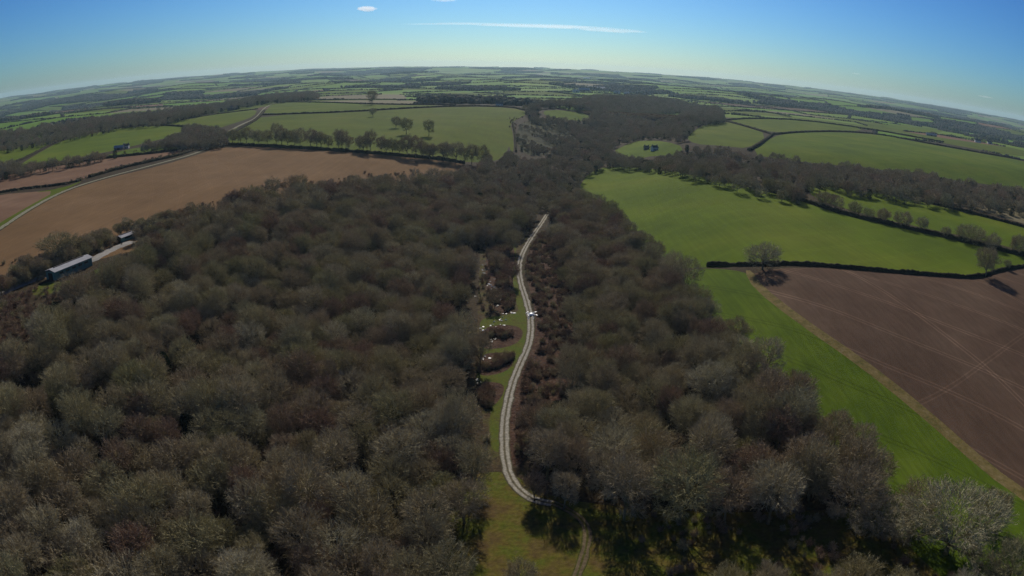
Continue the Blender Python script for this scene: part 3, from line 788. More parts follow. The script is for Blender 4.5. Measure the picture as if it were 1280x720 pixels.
# lone trees
OPEN = [
 (953,337,1.3,7,'lone twisted bare tree in the hedge gap at the corner of the brown field','spreading'),
 (1232,346,1.25,4,'dense round bare tree where the hedge bends beside the brown field','round'),
 (1258,337,.45,4,'small dark bush-like tree in the hedge near the right edge','small'),
 (1212,303,1.15,8,'broad dome-shaped oak in the diagonal hedge between two green fields','oak'),
 (1128,284,1.15,3,'mid-sized oak halfway down the diagonal hedge','oak'),
 (1104,278,.9,4,'low scrubby tree left of the mid-sized oak in the diagonal hedge','low'),
 (1152,289,.8,0,'small thorn tree right of the mid-sized oak in the diagonal hedge','low'),
 (1068,268,.9,7,'leaning thorn in the upper half of the diagonal hedge','low'),
 (1030,259,1.3,0,'bushy tree near the top of the diagonal hedge','oak'),
 (1044,263,1.0,5,'tree next to the bushy one near the top of the diagonal hedge','oak'),
 (1272,318,1.2,4,'grey thicket tree at the low end of the diagonal hedge','low'),
 (1240,311,1.0,7,'low spreading thorn beside the broad dome-shaped oak','low'),
 (1182,297,.6,0,'slim sapling between the mid-sized oak and the broad oak','low'),
 (1085,274,.7,2,'small rounded thorn above the low scrubby tree in the diagonal hedge','low'),
 (465,131,1.9,1,'tall lone tree on the skyline of the far green field','tall'),
 (466,146,1.0,0,'faint lone tree below the skyline tree in the sloping pasture','small'),
 (495,160,1.15,4,'leftmost of the three lone trees grouped in the sloping pasture','three'),
 (508,168,1.35,0,'middle and biggest of the three lone trees in the sloping pasture','three'),
 (536,170,1.2,1,'rightmost of the three lone trees in the sloping pasture','three'),
 (640,314,1.0,4,'slim dark tree overhanging the track just before it enters the wood','edge'),
 (640,355,.8,6,'thin tree in the clearing left of the track','edge'),
 (1262,742,.85,8,'spreading crown in the lower right corner beyond the huge oak','edge'),
 (1140,655,.9,2,'bare tree between the right wood and the huge spreading oak','edge'),
 (1182,692,1.4,8,'huge spreading grey oak at the lower right edge of the meadow','oak'),
 (1098,672,.85,8,'grey oak just left of the huge spreading oak by the meadow','oak'),
 (1235,655,1.0,4,'small tree behind the huge spreading oak by the meadow','oak'),
 (76,328,1.15,8,'wide bare tree on the field side of the long shed','oak'),
 (110,318,.8,0,'bare tree beside the far end of the long shed','oak'),
 (668,626,.6,6,'thin bare tree casting a long shadow on the meadow below the track end','thin'),
 (705,636,.7,1,'tall thin bare tree at the meadow edge beside the track end','thin'),
 (580,655,.9,0,'bare tree at the left edge of the mossy meadow','edge'),
 (650,735,.6,7,'thin thorn tree low in the middle of the mossy meadow','edge'),
 (560,742,.9,2,'broad olive crown at the bottom left corner of the mossy meadow','edge'),
 (620,335,.62,0,'small bare tree among the pools left of the track','edge'),
 (618,385,.6,3,'small dark tree between the lower pools left of the track','edge'),
 (600,460,.85,1,'tall bare tree at the ends of the grassy arms left of the track','edge'),
 (1010,625,1.0,5,'crown at the near edge of the right wood above the dark shade','edge'),
 (780,650,1.15,1,'tall shadow-casting tree on the upper meadow edge','edge'),
 (850,655,1.25,5,'big pale crown overhanging the dark side of the meadow','edge'),
 (1060,655,1.25,2,'broad pale crown at the right end of the meadow tree line','edge'),
 (960,655,1.2,0,'broad grey crown in the middle of the meadow tree line','edge'),
 (905,655,1.0,3,'round crown beside the big pale crown on the meadow edge','edge'),
]
for px, py, s, j, lab, kd in OPEN:
    x, y = gp(px, py)
    tree_thing('b', HI[j], x, y, s, rt.uniform(0, 6.28), lab, None, zs=.78 if kd in ('oak', 'spreading') else 1.0, sink=2.4 * s if (px > 1000 and py < 320) else 0)
# the row along the hedge below the sloping pasture
row = ground(dens([(290,180),(350,183),(420,187),(500,195),(560,202),(610,208)], 8.4, False))
for q in row:
    s = rt.uniform(.85, 1.25)
    tree_thing('b', HI[rt.choice([0, 1, 3, 4, 5])], q[0] + rt.uniform(-2, 2), q[1] + rt.uniform(-2, 2) + 3, s, rt.uniform(0, 6.28),
               'bare trunky tree in the long row between sloping pasture and pale ploughed field', 'row of bare trees below the sloping pasture', zs=1.12)
# evergreens near the shed
for px, py, s, lab in [(72,402,.8,'dark evergreen on the heather slope below the long shed'), (98,398,.7,'dark evergreen right of its neighbour below the long shed'), (742,386,.5,'dark holly at the wood edge'), ]:
    x, y = gp(px, py); tree_thing('e', EVER, x, y, s, 1, lab, None, name='evergreen_tree')

# far woods in the patchwork
fp = []
g = np.random.default_rng(8)
for c, k, cx, cy in far_cells:
    if k != 'fwood': continue
    q = np.array([(verts[v].x, verts[v].y) for v in c]); X, Y = scatter(q, 52, int(cx) % 977)
    for x, y in zip(X, Y): fp.append((x, y))
fp = np.array(fp)
for w in PX: fp = fp[~inside(w, fp[:, 0], fp[:, 1])]
dd = np.hypot(fp[:, 0], fp[:, 1])
fp3 = np.column_stack([fp, Hn(fp[:, 0], fp[:, 1])])
scatter_obj('distant_woodland', fp3[dd > 1500], C_FAR, .85, 1.15, 21)['label'] = 'far-off woods in the valleys towards the horizon'
# distant hedgerows
hp = []
for a_, b_ in sorted(hedge_edges):
    A, B = verts[a_], verts[b_]
    if math.hypot(A.x, A.y) > 8000: continue
    if rt.random() < .3: continue
    L = (B - A).length; n = int(L / 10)
    for k in range(n):
        p = A.lerp(B, k / max(n, 1)); hp.append((p.x, p.y))
hp = np.array(hp)
for w in PX + [woodw['centre'], woodw['far_left']]: hp = hp[~inside(w, hp[:, 0], hp[:, 1])]
hp = hp[np.hypot(hp[:, 0], hp[:, 1]) > 1350]
hp3 = np.column_stack([hp, Hn(hp[:, 0], hp[:, 1]) - 1.8])
scatter_obj('distant_hedgerows', hp3, C_HROW, .3, .55, 31)['label'] = 'network of hedgerows on the distant farmland'
print('counts', len(ov), len(of), len(PTS), len(fp), len(hp), len(inframe))

# ------------------------------------------------------------------ hedges
m_hedge = noisy('hedge', [(.3, (.022, .022, .011)), (.5, (.042, .036, .020)), (.7, (.06, .05, .028))], .6, detail=8, fine=(1.5, .4), bump=(2, 1, .5))
HEDGES = [
 ('clipped dark hedge along the top of the brown ploughed field on the right', 1.7, 2.1, [(884,332),(940,331.5),(1000,330),(1100,339),(1180,345.5),(1222,348),(1250,338),(1290,332)]),
 ('diagonal hedge dividing the two green fields on the right', 2.6, 3.4, [(822,208),(870,216),(930,231),(1000,250),(1060,270),(1130,285),(1200,301),(1290,323)]),
 ('hedge along the near side of the wooded stream valley on the right', 2.2, 3, [(1004,230),(1050,234),(1110,242.5),(1160,253.5),(1240,273.5),(1290,287)]),
 ('hedge between the two upper pastures beyond the stream wood', 2.8, 5, [(905,151),(930,157.5),(966,168.5)]),
 ('short hedge dropping from the hedge junction into the stream wood', 2.8, 5, [(966,168.5),(952,179),(936,188)]),
 ('long hedge along the top of the largest pasture beyond the stream wood', 2.8, 5, [(966,168.5),(1000,165.3),(1050,164.3),(1100,168),(1160,179.5),(1290,202.5)]),
 ('hedge beneath the wood on the crest above the upper pastures', 3, 5, [(905,150.5),(940,148),(1000,150),(1084,161),(1180,178)]),
 ('hedge crossing the sloping pasture below the skyline tree', 2.5, 5, [(328,144),(440,140),(500,136),(580,132.5),(640,134),(655,138)]),
 ('hedge under the long row of bare trees above the pale ploughed field', 2.6, 4, [(284,181),(340,183.5),(400,187),(480,193),(545,198.5),(580,204)]),
 ('hedge beside the pale lane on its upper side', 2.4, 4, [(240,189),(222,195),(190,202),(150,211),(112,222)]),
 ('low hedge where the lane bends beside the orange field', 1.8, 3.4, [(100,226),(78,231.5),(40,235),(0,241),(-60,252)]),
 ('hedge along the top of the orange ploughed field', 2.4, 4.5, [(-60,230),(0,219),(60,209),(130,198),(215,189.5),(245,184)]),
 ('short hedge splitting the two bright pastures far left', 2.4, 4, [(14,205),(38,195.5),(75,174.5)]),
 ('hedge along the top of the bright pasture far left', 2.4, 4.5, [(-60,198),(0,187),(75,174),(110,167),(150,159),(190,156),(232,158.5)]),
 ('hedge under the small farm pasture beside the lane wood', 2.2, 4, [(196,156),(250,145.5),(322,136.5)]),
 ('roadside hedge of the upper lane', 2.4, 5, [(286,169),(308,157),(322,149),(330,139)]),
 ('hedge on the crest above the strip pasture', 2.4, 5, [(343,127.5),(400,128),(470,130.5),(570,131.5)]),
 ('hedge between the two pale stubble fields', 2.4, 5, [(385,125.3),(440,124.5),(508,124.6)]),
 ('hedge and fence line down the side of the bracken slope', 2.4, 2.6, [(641,154),(644,170),(645,190)]),
]
def hedge(lab, h, w, px, seed):
    p = ground(dens(smooth(px, False, 1), 4, False))
    seg = np.hypot(*np.diff(p, axis=0).T); L = np.concatenate([[0], np.cumsum(seg)])
    st = max(1.2, L[-1] / 500); n = max(6, int(L[-1] / st)); t = np.linspace(0, L[-1], n)
    c = np.column_stack([np.interp(t, L, p[:, 0]), np.interp(t, L, p[:, 1])])
    d = np.gradient(c, axis=0); d /= np.maximum(np.hypot(d[:, 0], d[:, 1]), 1e-6)[:, None]
    nn = np.column_stack([-d[:, 1], d[:, 0]]); z = Hn(c[:, 0], c[:, 1])
    K = 9; V = []; rd = random.Random(seed)
    for i in range(n):
        hh = h * (1 + .35 * noise.noise(Vector((t[i] / 9, seed, 0))) + .18 * rd.uniform(-1, 1))
        ww = w * (1 + .25 * noise.noise(Vector((t[i] / 7, seed, 5))) + .12 * rd.uniform(-1, 1))
        for k in range(K):
            a = math.pi * k / (K - 1)
            s = math.copysign(abs(math.cos(a)) ** .6, math.cos(a)); u = abs(math.sin(a)) ** .6
            j = rd.uniform(-.12, .12)
            V.append((c[i, 0] + nn[i, 0] * s * ww / 2 * (1 + j), c[i, 1] + nn[i, 1] * s * ww / 2 * (1 + j), z[i] + u * hh * (1 + j) - .4 * (1 - u)))
    F = np.array([[i * K + k, i * K + k + 1, (i + 1) * K + k + 1, (i + 1) * K + k] for i in range(n - 1) for k in range(K - 1)])
    o = mesh_obj('hedge', V, F, m_hedge)
    return tag(o, lab, 'hedge', 'field hedges')
for i, (lab, h, w, px) in enumerate(HEDGES): hedge(lab, h, w, px, i)
# brambly thickets along some hedges and lanes: small bare bushes
BV = tree_mesh(500, 5, 2.8, nl=9, nb=5, nbl=4, nt_=5, twl=.8, tww=.07, trunk_h=.04, tr=.12, shell=60, st=4)
bush_me = [bpy.data.meshes.new('bush')]
def bush_mesh(seed, m):
    TV, TF, Q, LV = tree_mesh(seed, 4.2, 2.6, nl=9, nb=5, nbl=4, nt_=5, twl=.8, tww=.08, trunk_h=.04, tr=.12, shell=60, st=4)
    V = [tuple(v) for v in TV]; F = [list(f) for f in TF]
    for q in Q:
        b = len(V); V += [tuple(p) for p in q]; F.append([b, b + 1, b + 2, b + 3])
    me = bpy.data.meshes.new('bush'); me.from_pydata(V, [], F); me.materials.append(m); return me
C_BUSH = proto_collection('bush', [bush_mesh(501, m_red), bush_mesh(502, m_twig), bush_mesh(503, m_red)])
BUSHLINES = [([(240,186),(215,193),(180,203),(140,213)], 120, 7), ([(110,222),(80,231),(40,236),(0,243)], 30, 4), ([(60,345),(20,352),(-20,372)], 60, 6), ([(120,318),(150,300),(175,290)], 70, 6),
             ([(830,205),(900,220),(960,236),(1005,246)], 90, 6), ([(240,262),(330,236),(400,228),(520,216)], 120, 7), ([(0,330),(60,322),(100,312)], 50, 6), ([(0,212),(60,206),(130,196),(200,186)], 90, 14), ([(650,146),(640,152),(642,160)], 30, 8), ([(690,148),(735,150)], 20, 8)]
bp3 = []
g = np.random.default_rng(19)
for pl, n, sd in BUSHLINES:
    w = ground(dens(pl, 2, False)); ix = g.integers(0, len(w), n)
    q = w[ix] + g.normal(0, sd * .5, (n, 2)); bp3.append(q)
for nm_i, sp in ((0, 4.2), (1, 1.9), (33, 2.2), (35, 1.3), (36, 1.1), (37, 1.1), (38, 1.8), (17, 6.0)):
    X, Y = scatter(PX[nm_i], sp, nm_i)
    q = np.column_stack([X, Y])
    if nm_i == 17: q = q[np.array([noise.noise(Vector((a_[0] / 35, a_[1] / 35, 2))) > .08 for a_ in q])]
    if nm_i == 0: q = q[~inside(ground(dens([(596,388),(670,388),(665,540),(600,540)], 8)), q[:, 0], q[:, 1])]
    if nm_i == 1: q = q[np.array([noise.noise(Vector((a_[0] / 7, a_[1] / 7, 0))) > -.12 for a_ in q])]
    bp3.append(q)
X, Y = scatter(PX[2], 3.4, 97); q = np.column_stack([X, Y])
bp3.append(q[np.array([noise.noise(Vector((a_[0] / 11, a_[1] / 11, 4))) > .1 and a_[0] > 30 for a_ in q])])
X, Y = scatter(ground(dens([(20,385),(40,364),(60,358),(100,352),(140,330),(172,312),(178,318),(140,345),(100,368),(60,385),(40,398)], 8)), 4.0, 98); bp3.append(np.column_stack([X, Y]))
bp3 = np.vstack(bp3)
kp = ~inside(PX[34], bp3[:, 0], bp3[:, 1])
for q in track_w: kp &= np.hypot(bp3[:, 0] - q[0], bp3[:, 1] - q[1]) > 3.4
for q in lane_w: kp &= np.hypot(bp3[:, 0] - q[0], bp3[:, 1] - q[1]) > 4
for q in pool_xy: kp &= ~((abs(bp3[:, 0] - q[0]) < 2.5) & (bp3[:, 1] - q[1] > -7) & (bp3[:, 1] - q[1] < 3))
bp3 = bp3[kp]
scatter_obj('undergrowth', np.column_stack([bp3, Hn(bp3[:, 0], bp3[:, 1])]), C_BUSH, .12, .6, 41)['label'] = 'reddish brown brambles and bare scrub'
# overgrown bank of small trees on the field side of the yard track
bank = ground(dens([(-60,372),(0,350),(60,322),(110,302),(160,282),(200,274),(245,262),(235,272),(205,288),(172,296),(150,294),(118,310),(90,322),(50,338),(0,360),(-60,386)], 8), 3.5)
X, Y = scatter(bank, 4.2, 91); kk = np.hypot(X - sx2, Y - sy2) > 10; X, Y = X[kk], Y[kk]
scatter_obj('thicket', np.column_stack([X, Y, Hn(X, Y)]), C_HI, .34, .6, 61)['label'] = 'overgrown thicket along the bank behind the sheds'
X, Y = scatter(PX[17], 8.5, 93); kk = np.array([noise.noise(Vector((a_ / 45, b_ / 45, 7))) > .02 for a_, b_ in zip(X, Y)])
scatter_obj('thicket', np.column_stack([X, Y, Hn(X, Y)])[kk], C_MID, .3, .6, 63)['label'] = 'scattered thorn scrub on the bracken slope'
# ground litter under the woods: low bushes
X, Y = scatter(woodw['left'], 7.0, 77); X2, Y2 = scatter(woodw['right'], 7.0, 78)
q = np.column_stack([np.concatenate([X, X2]), np.concatenate([Y, Y2])]); q = q[(np.hypot(q[:, 0], q[:, 1]) < 520) & (np.hypot(q[:, 0], q[:, 1]) > 60)]
kp = np.ones(len(q), bool)
for t in track_w: kp &= np.hypot(q[:, 0] - t[0], q[:, 1] - t[1]) > 4
for p in pool_xy: kp &= ~((abs(q[:, 0] - p[0]) < 2.5) & (q[:, 1] - p[1] > -7) & (q[:, 1] - p[1] < 3))
q = q[kp]
scatter_obj('undergrowth', np.column_stack([q, Hn(q[:, 0], q[:, 1])]), C_BUSH, .3, .7, 51)['label'] = 'low bare bushes growing beneath the woodland trees'

# ------------------------------------------------------------------ buildings
def flat(name, c, rough=.7, sc_=1.0, var=.2):
    return noisy(name, [(.3, tuple(q * (1 - var) for q in c)), (.7, tuple(q * (1 + var) for q in c))], sc_, rough=rough, spec=.3)
m_white = flat('white_render', (.7, .69, .64), .8, .5, .08); m_slate = flat('slate_roof', (.15, .135, .12), .85, .8)
m_sheet = flat('grey_roof_sheeting', (.40, .40, .41), .85, .3, .12); m_teal = flat('teal_sheeting', (.10, .25, .22), .55, .4)
m_stone = flat('grey_stone', (.25, .23, .2), .9, 1.2); m_dark = flat('dark_opening', (.02, .02, .022), .6); m_glass, _, gb = mat('window_glass', .1, .6)
gb.inputs['Base Color'].default_value = (.03, .04, .05, 1)
m_trim = flat('pale_trim', (.5, .5, .48), .5)

def local(px, py): x, y = gp(px, py); return x, y, H(x, y)

def long_shed(px0, px1, label, wid, hgt):
    A = np.array(gp(*px0)); B = np.array(gp(*px1)); L = float(np.hypot(*(B - A))); rz = math.atan2(B[1] - A[1], B[0] - A[0])
    c = (A + B) / 2; z = H(*c); e = empty('long_shed', (c[0], c[1], z), rz); tag(e, label, 'shed')
    V, F = [], []; box(V, F, (0, 0, hgt / 2 - .6), (L, wid, hgt + 1.2))
    # corrugations: narrow ribs along both long walls
    for s in (-1, 1):
        for k in range(int(L / 1.2)):
            box(V, F, (-L / 2 + .6 + k * 1.2, s * (wid / 2 + .04), hgt / 2), (.12, .08, hgt - .1))
    mesh_obj('wall', V, F, m_teal, e)
    V, F = [], []
    ov_ = .5; hl, hw = L / 2 + ov_, wid / 2 + ov_
    pr = [(-hw, hgt + .05), (-.0, hgt + 1.0), (hw, hgt + .05), (hw, hgt + .22), (0, hgt + 1.18), (-hw, hgt + .22)]
    for sx in (-hl, hl):
        for y_, z_ in pr: V.append((sx, y_, z_))
    k = 6
    for i in range(k): F.append([i, (i + 1) % k, k + (i + 1) % k, k + i])
    F += [[0, 5, 4, 1], [1, 4, 3, 2], [6, 7, 10, 11], [7, 8, 9, 10]]
    rf = mesh_obj('roof', V, F, m_sheet, e)
    V, F = [], []
    box(V, F, (0, 0, hgt + 1.25), (L * .8, .6, .3))
    mesh_obj('ridge_vent', V, F, m_slate, rf)
    for s in (-1, 1):
        for kx in np.linspace(-L / 2 + 4, L / 2 - 4, 5):
            V, F = [], []; box(V, F, (kx, s * (wid / 2 + .12), hgt * .68), (2.4, .08, .8)); mesh_obj('window', V, F, m_glass, e)
    V, F = [], []; box(V, F, (-L / 2 - .07, 0, 1.5), (.1, 3, 3.0)); mesh_obj('door', V, F, m_dark, e)
    V, F = [], []
    for s in (-1, 1): box(V, F, (0, s * (hw + .08), hgt + .1), (2 * hl, .14, .14))
    mesh_obj('gutter', V, F, m_trim, e)
    return e
long_shed((64, 350), (110, 331), 'long low teal shed with a pale grey roof beside the yard track', 6.5, 3.6)
long_shed((149, 303), (166, 296.5), 'shorter shed with a pale roof half hidden by trees beyond the yard', 3.6, 2.3)

def house(px, py, L, W, Hh, rz, label, wall, roof, name='farmhouse', cat='house', grp=None, chim=True, sc_=1.0, rh=.45):
    x, y, z = local(px, py); e = empty(name, (x, y, z), rz); tag(e, label, cat, grp)
    V, F = [], []; box(V, F, (0, 0, Hh / 2 - .5), (L, W, Hh + 1)); 
    b = len(V); V += [(-L / 2, -W / 2, Hh), (-L / 2, W / 2, Hh), (-L / 2, 0, Hh + W * rh), (L / 2, -W / 2, Hh), (L / 2, W / 2, Hh), (L / 2, 0, Hh + W * rh)]
    F += [[b, b + 2, b + 1], [b + 3, b + 4, b + 5]]
    mesh_obj('wall', V, F, wall, e)
    V, F = [], []; hl, hw = L / 2 + .35, W / 2 + .4; t = .22; dz = .4 * rh * 2
    for sx in (-hl, hl):
        V += [(sx, -hw, Hh - dz * .5 + .05), (sx, 0, Hh + W * rh + .05), (sx, hw, Hh - dz * .5 + .05), (sx, hw, Hh - dz * .5 + .05 + t), (sx, 0, Hh + W * rh + .05 + t), (sx, -hw, Hh - dz * .5 + .05 + t)]
    F += [[i, (i + 1) % 6, 6 + (i + 1) % 6, 6 + i] for i in range(6)] + [[0, 5, 4, 1], [1, 4, 3, 2], [6, 7, 10, 11], [7, 8, 9, 10]]
    rf = mesh_obj('roof', V, F, roof, e)
    if chim:
        for s in (-1, 1):
            V, F = [], []; box(V, F, (s * (L / 2 - .6), 0, Hh + W * rh + .6), (.9, .7, 1.6)); mesh_obj('chimney', V, F, m_stone, rf)
        for s in (-1, 1):
            for zz in (1.4, 3.8):
                if zz > Hh - .6: continue
                for kx in (-L * .3, 0, L * .3):
                    if zz < 2 and kx == 0:
                        V, F = [], []; box(V, F, (0, s * (W / 2 + .04), 1.05), (1, .08, 2.1)); mesh_obj('door', V, F, m_dark, e); continue
                    V, F = [], []; box(V, F, (kx, s * (W / 2 + .04), zz), (1.1, .08, 1.2)); mesh_obj('window', V, F, m_glass, e)
    else:
        V, F = [], []; box(V, F, (0, -(W / 2 + .05), Hh * .42), (min(4, L * .3), .1, Hh * .8)); mesh_obj('door', V, F, m_dark, e)
    return e
house(157,156,14,8,5.2,.3,'white farmhouse on the edge of the far left wood',m_white,m_slate)
house(181,151,12,7,5,.1,'pale cottage right of the white farmhouse by the far left wood',m_stone,m_slate)
house(66,172,14,8,5.2,.6,'pinkish white house among trees near the left edge',m_white,m_slate)
house(158,185.5,7,5,3.2,.2,'bright white cottage beside the small green paddock',m_white,m_slate)
house(149,187,12,5,2.6,.25,'low grey barn left of the bright white cottage',m_stone,m_sheet,'barn','barn',chim=False)
house(291,137.5,26,12,5,.1,'dark barn in the small pasture beside the upper lane',m_dark,m_slate,'barn','barn',chim=False)
house(358,126,14,8,5,.1,'grey cottage at the top of the upper lane',m_stone,m_slate)
house(745,112.5,80,35,9,.05,'largest pale barn of the farmstead on the far hillside',m_white,m_sheet,'barn','barn',chim=False,rh=.2)
for k,(a_,b_,l_,w_,t_) in enumerate([(730,114,40,20,'long grey barn just left of the largest pale barn'),(762,114,34,18,'grey barn just right of the largest pale barn'),(771,117,22,14,'small white barn at the right end of the farmstead'),(720,115.5,22,14,'small white shed at the left end of the farmstead'),(783,118,20,12,'low outlying white shed beyond the right end of the farmstead')]):
    house(a_,b_,l_,w_,6,.1*k,t_,m_white if k>1 else m_stone,m_sheet,'barn','barn','farmstead on the far hillside',chim=False,rh=.3)
house(1164,170,30,10,4,-.3,'long low shed with a bright roof beyond the upper right pastures',m_stone,m_sheet,'barn','barn',chim=False,rh=.3)
house(1222,178,18,8,4.5,-.3,'white farmhouse among trees near the right edge',m_white,m_slate)
house(1237,180,14,7,4,-.3,'smaller pale outbuilding right of the white farmhouse near the right edge',m_white,m_slate,'barn','barn',chim=False)
house(818,188,8,5,3.6,.5,'white cottage in the small meadow within the central wood',m_white,m_slate)
house(808,187,6,4,3,.2,'grey cottage left of the white one in the small central meadow',m_stone,m_slate)
house(624,133,14,8,5,0,'white cottage at the top of the sloping pasture',m_white,m_slate)
house(733,98.5,60,30,9,0,'distant long white building below the blue ridge',m_white,m_sheet,'barn','barn',chim=False,rh=.2)

# ------------------------------------------------------------------ the other drone
m_dw, _, db = mat('white_drone_plastic', .35, .5); db.inputs['Base Color'].default_value = (.78, .78, .77, 1)
m_dg, _, dg = mat('dark_drone_plastic', .5, .4); dg.inputs['Base Color'].default_value = (.05, .05, .055, 1)
v = rays([(664, 393)])[0]; dist = 25
dr = empty('drone', (v[0] * dist, v[1] * dist, CAMZ + v[2] * dist), R(8))
tag(dr, 'small white four-rotor drone with landing legs hovering above the stone track', 'drone')
bm = bmesh.new(); bmesh.ops.create_icosphere(bm, subdivisions=3, radius=1)
for vv in bm.verts:
    x, y, z = vv.co; k = 1 + .35 * (abs(x * y) * 2)
    vv.co = (x * .075 * k, y * .095 * k, z * .042 + (.01 if z > 0 else 0))
me = bpy.data.meshes.new('body'); bm.to_mesh(me); bm.free(); me.materials.append(m_dw)
for p in me.polygons: p.use_smooth = True
link(bpy.data.objects.new('body', me), dr)
for i in range(4):
    a_ = R(45 + 90 * i); ex, ey = .175 * math.cos(a_), .175 * math.sin(a_)
    V, F = [], []; tube(V, F, [(ex * .3, ey * .3, 0), (ex * .7, ey * .7, .004), (ex, ey, .01)], [.022, .015, .014], 8)
    arm = mesh_obj('arm', V, F, m_dw, dr, True)
    V, F = [], []; tube(V, F, [(ex, ey, -.005), (ex, ey, .032), (ex, ey, .036)], [.015, .015, .008], 12); mesh_obj('motor', V, F, m_trim, arm)
    V, F = [], []; pa = R(20 + 37 * i)
    for s in (-1, 1):
        n0 = len(V)
        for q, (rr, w_) in enumerate([(.008, .006), (.04, .014), (.085, .011), (.118, .004)]):
            for e2 in (-1, 1):
                for zz in (0, .0022):
                    lx, ly = s * rr, e2 * w_
                    V.append((ex + lx * math.cos(pa) - ly * math.sin(pa), ey + lx * math.sin(pa) + ly * math.cos(pa), .038 + zz + e2 * s * .0025))
        for q in range(3):
            o_ = n0 + q * 4
            F += [[o_, o_ + 4, o_ + 6, o_ + 2], [o_ + 1, o_ + 3, o_ + 7, o_ + 5], [o_, o_ + 1, o_ + 5, o_ + 4], [o_ + 2, o_ + 6, o_ + 7, o_ + 3]]
        F += [[n0, n0 + 2, n0 + 3, n0 + 1], [n0 + 12, n0 + 13, n0 + 15, n0 + 14]]
    mesh_obj('propeller', V, F, m_dw, arm)
for s in (-1, 1):
    V, F = [], []
    tube(V, F, [(s * .05, .05, -.02), (s * .085, .065, -.09), (s * .095, .07, -.14), (s * .095, .03, -.145), (s * .095, -.03, -.145), (s * .095, -.07, -.14), (s * .085, -.065, -.09), (s * .05, -.05, -.02)], [.009] * 8, 6)
    mesh_obj('landing_leg', V, F, m_dw, dr, True)
V, F = [], []; box(V, F, (0, .035, -.075), (.05, .05, .045)); tube(V, F, [(0, .06, -.075), (0, .078, -.075)], [.017, .015], 12); tube(V, F, [(0, .02, -.03), (0, .02, -.06)], [.012, .012], 8)
mesh_obj('camera', V, F, m_dg, dr)

# ------------------------------------------------------------------ clouds
def vol(name, dn, an=.5):
    m = bpy.data.materials.new(name); m.use_nodes = True; nt = m.node_tree; nt.nodes.clear()
    o = nt.nodes.new('ShaderNodeOutputMaterial'); p = nt.nodes.new('ShaderNodeVolumePrincipled')
    p.inputs['Color'].default_value = (1, 1, 1, 1); p.inputs['Density'].default_value = dn; p.inputs['Anisotropy'].default_value = an
    nt.links.new(p.outputs[0], o.inputs['Volume']); return m
def cloud(px, py, dist, lobes, dn, label, grp=None):
    v = rays([(px, py)])[0]; c = Vector((v[0] * dist, v[1] * dist, CAMZ + v[2] * dist))
    right = Vector((v[1], -v[0], 0)).normalized(); fw = Vector((v[0], v[1], 0)).normalized()
    bm = bmesh.new()
    for (ox, oy, oz, rx, ry, rz_, sd) in lobes:
        r_ = bmesh.ops.create_icosphere(bm, subdivisions=4, radius=1)
        for vv in r_['verts']:
            n_ = 1 + .45 * noise.fractal(vv.co * 1.8 + Vector((sd * 7, 0, 0)), 1, 2, 4)
            q = vv.co * n_
            vv.co = c + right * (ox + q.x * rx) + fw * (oy + q.y * ry) + Vector((0, 0, oz + q.z * rz_))
    me = bpy.data.meshes.new('cloud'); bm.to_mesh(me); bm.free(); me.materials.append(vol('cloud_vapour', dn))
    o = link(bpy.data.objects.new('cloud', me)); tag(o, label, 'cloud', grp); return o
D0 = 22000.; u = D0 / FPX
cloud(458, 11, D0, [(0, 0, 0, 10 * u, 8 * u, 3.2 * u, 1)], .003, 'small white puff of cloud high above the left horizon')
cloud(690, 33, D0, [(0, 0, 0, 95 * u, 30 * u, 1.8 * u, 2), (70 * u, 0, -1.5 * u, 42 * u, 20 * u, 2.2 * u, 3), (-90 * u, 0, 1.5 * u, 85 * u, 20 * u, .8 * u, 4)], .0005, 'long thin streak of white cloud high above the middle of the horizon')
cloud(556, 0, D0, [(0, 0, 0, 16 * u, 8 * u, 2 * u, 5)], .0009, 'faint cloud wisp cut by the top edge of the sky')
cloud(1232, 121, D0, [(0, 0, 0, 10 * u, 6 * u, 1.2 * u, 6)], .0007, 'tiny low wisp of cloud above the right horizon')
cloud(1070, 92, D0, [(0, 0, 0, 5 * u, 4 * u, .9 * u, 7)], .0008, 'tiny cloud speck left of the low wisp on the right')

# ------------------------------------------------------------------ haze
V, F = [], []
zt = 175
box(V, F, (0, 7600, (zt - 130) / 2), (34000, 19000, zt + 130))
hz = mesh_obj('haze', V, F, None); hm = vol('haze_air', 4.0e-5, .35); hz.data.materials.append(hm)
hm.node_tree.nodes['Principled Volume'].inputs['Color'].default_value = (.58, .84, 1, 1)
tag(hz, 'thin blue haze over the valley and hills', kind='stuff')

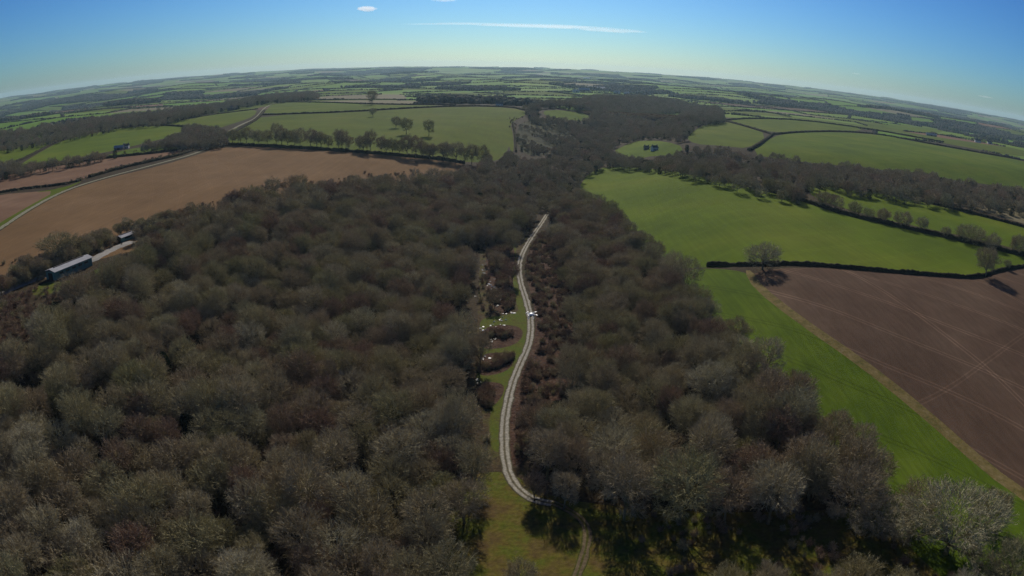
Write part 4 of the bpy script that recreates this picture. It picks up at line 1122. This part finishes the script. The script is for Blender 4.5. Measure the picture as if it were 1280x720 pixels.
# ------------------------------------------------------------------ light
SUN_EL, SUN_AZ = R(31), R(1)      # azimuth measured from +Y towards +X
w = bpy.data.worlds.new('World'); sc.world = w; w.use_nodes = True
nt = w.node_tree; bg = nt.nodes['Background']
sky = nt.nodes.new('ShaderNodeTexSky'); sky.sky_type = 'NISHITA'; sky.sun_disc = False
sky.sun_elevation = SUN_EL; sky.sun_rotation = SUN_AZ; sky.altitude = 100; sky.air_density = 1.0; sky.dust_density = .45; sky.ozone_density = 8.0
pre = nt.nodes.new('ShaderNodeVectorMath'); pre.operation = 'SCALE'; pre.inputs['Scale'].default_value = .07
gm = nt.nodes.new('ShaderNodeGamma'); gm.inputs[1].default_value = 1.5
post = nt.nodes.new('ShaderNodeVectorMath'); post.operation = 'MULTIPLY'; post.inputs[1].default_value = (.78 / .07, 1.06 / .07, 1.20 / .07)
nt.links.new(sky.outputs[0], pre.inputs[0]); nt.links.new(pre.outputs[0], gm.inputs[0]); nt.links.new(gm.outputs[0], post.inputs[0]); nt.links.new(post.outputs[0], bg.inputs[0]); bg.inputs[1].default_value = .07
sl = bpy.data.lights.new('sun', 'SUN'); sl.energy = 3.6; sl.angle = R(.53); sl.color = (1, .92, .80)
so = link(bpy.data.objects.new('sun', sl))
dv = Vector((math.sin(SUN_AZ) * math.cos(SUN_EL), math.cos(SUN_AZ) * math.cos(SUN_EL), math.sin(SUN_EL)))
so.rotation_euler = dv.to_track_quat('Z', 'Y').to_euler(); so.location = (0, 0, 300)

# ------------------------------------------------------------------ camera
cd = bpy.data.cameras.new('camera'); cam = link(bpy.data.objects.new('camera', cd)); sc.camera = cam
cd.type = 'PANO'; cd.panorama_type = 'FISHEYE_EQUISOLID'
cd.sensor_fit = 'HORIZONTAL'; cd.sensor_width = 36; cd.sensor_height = 20.25
cd.fisheye_lens = FPX / 1280 * 36; cd.fisheye_fov = R(180)
try:
    cd.cycles.panorama_type = 'FISHEYE_EQUISOLID'; cd.cycles.fisheye_lens = cd.fisheye_lens; cd.cycles.fisheye_fov = R(180)
except Exception: pass
cd.clip_start = .1; cd.clip_end = 80000
from mathutils import Matrix
fw = Vector((0, math.cos(PITCH), -math.sin(PITCH))); up = Vector((0, math.sin(PITCH), math.cos(PITCH))); rt_ = Vector((1, 0, 0))
M = Matrix((rt_, up, -fw)).transposed()
cam.matrix_world = Matrix.Translation((0, 0, CAMZ)) @ (M @ Matrix.Rotation(ROLL, 3, 'Z')).to_4x4()

sc.render.engine = 'CYCLES'
cy = sc.cycles
cy.max_bounces = 5; cy.diffuse_bounces = 3; cy.glossy_bounces = 2; cy.transmission_bounces = 2; cy.volume_bounces = 1; cy.transparent_max_bounces = 6
cy.use_denoising = True; cy.denoiser = 'OPENIMAGEDENOISE'; cy.denoising_prefilter = 'NONE'
cy.sample_clamp_indirect = 4
cy.use_adaptive_sampling = True; cy.adaptive_threshold = .015
sc.view_settings.view_transform = 'Standard'; sc.view_settings.look = 'None'; sc.view_settings.gamma = 1; sc.view_settings.use_curve_mapping = False
sc.view_settings.exposure = 0.1
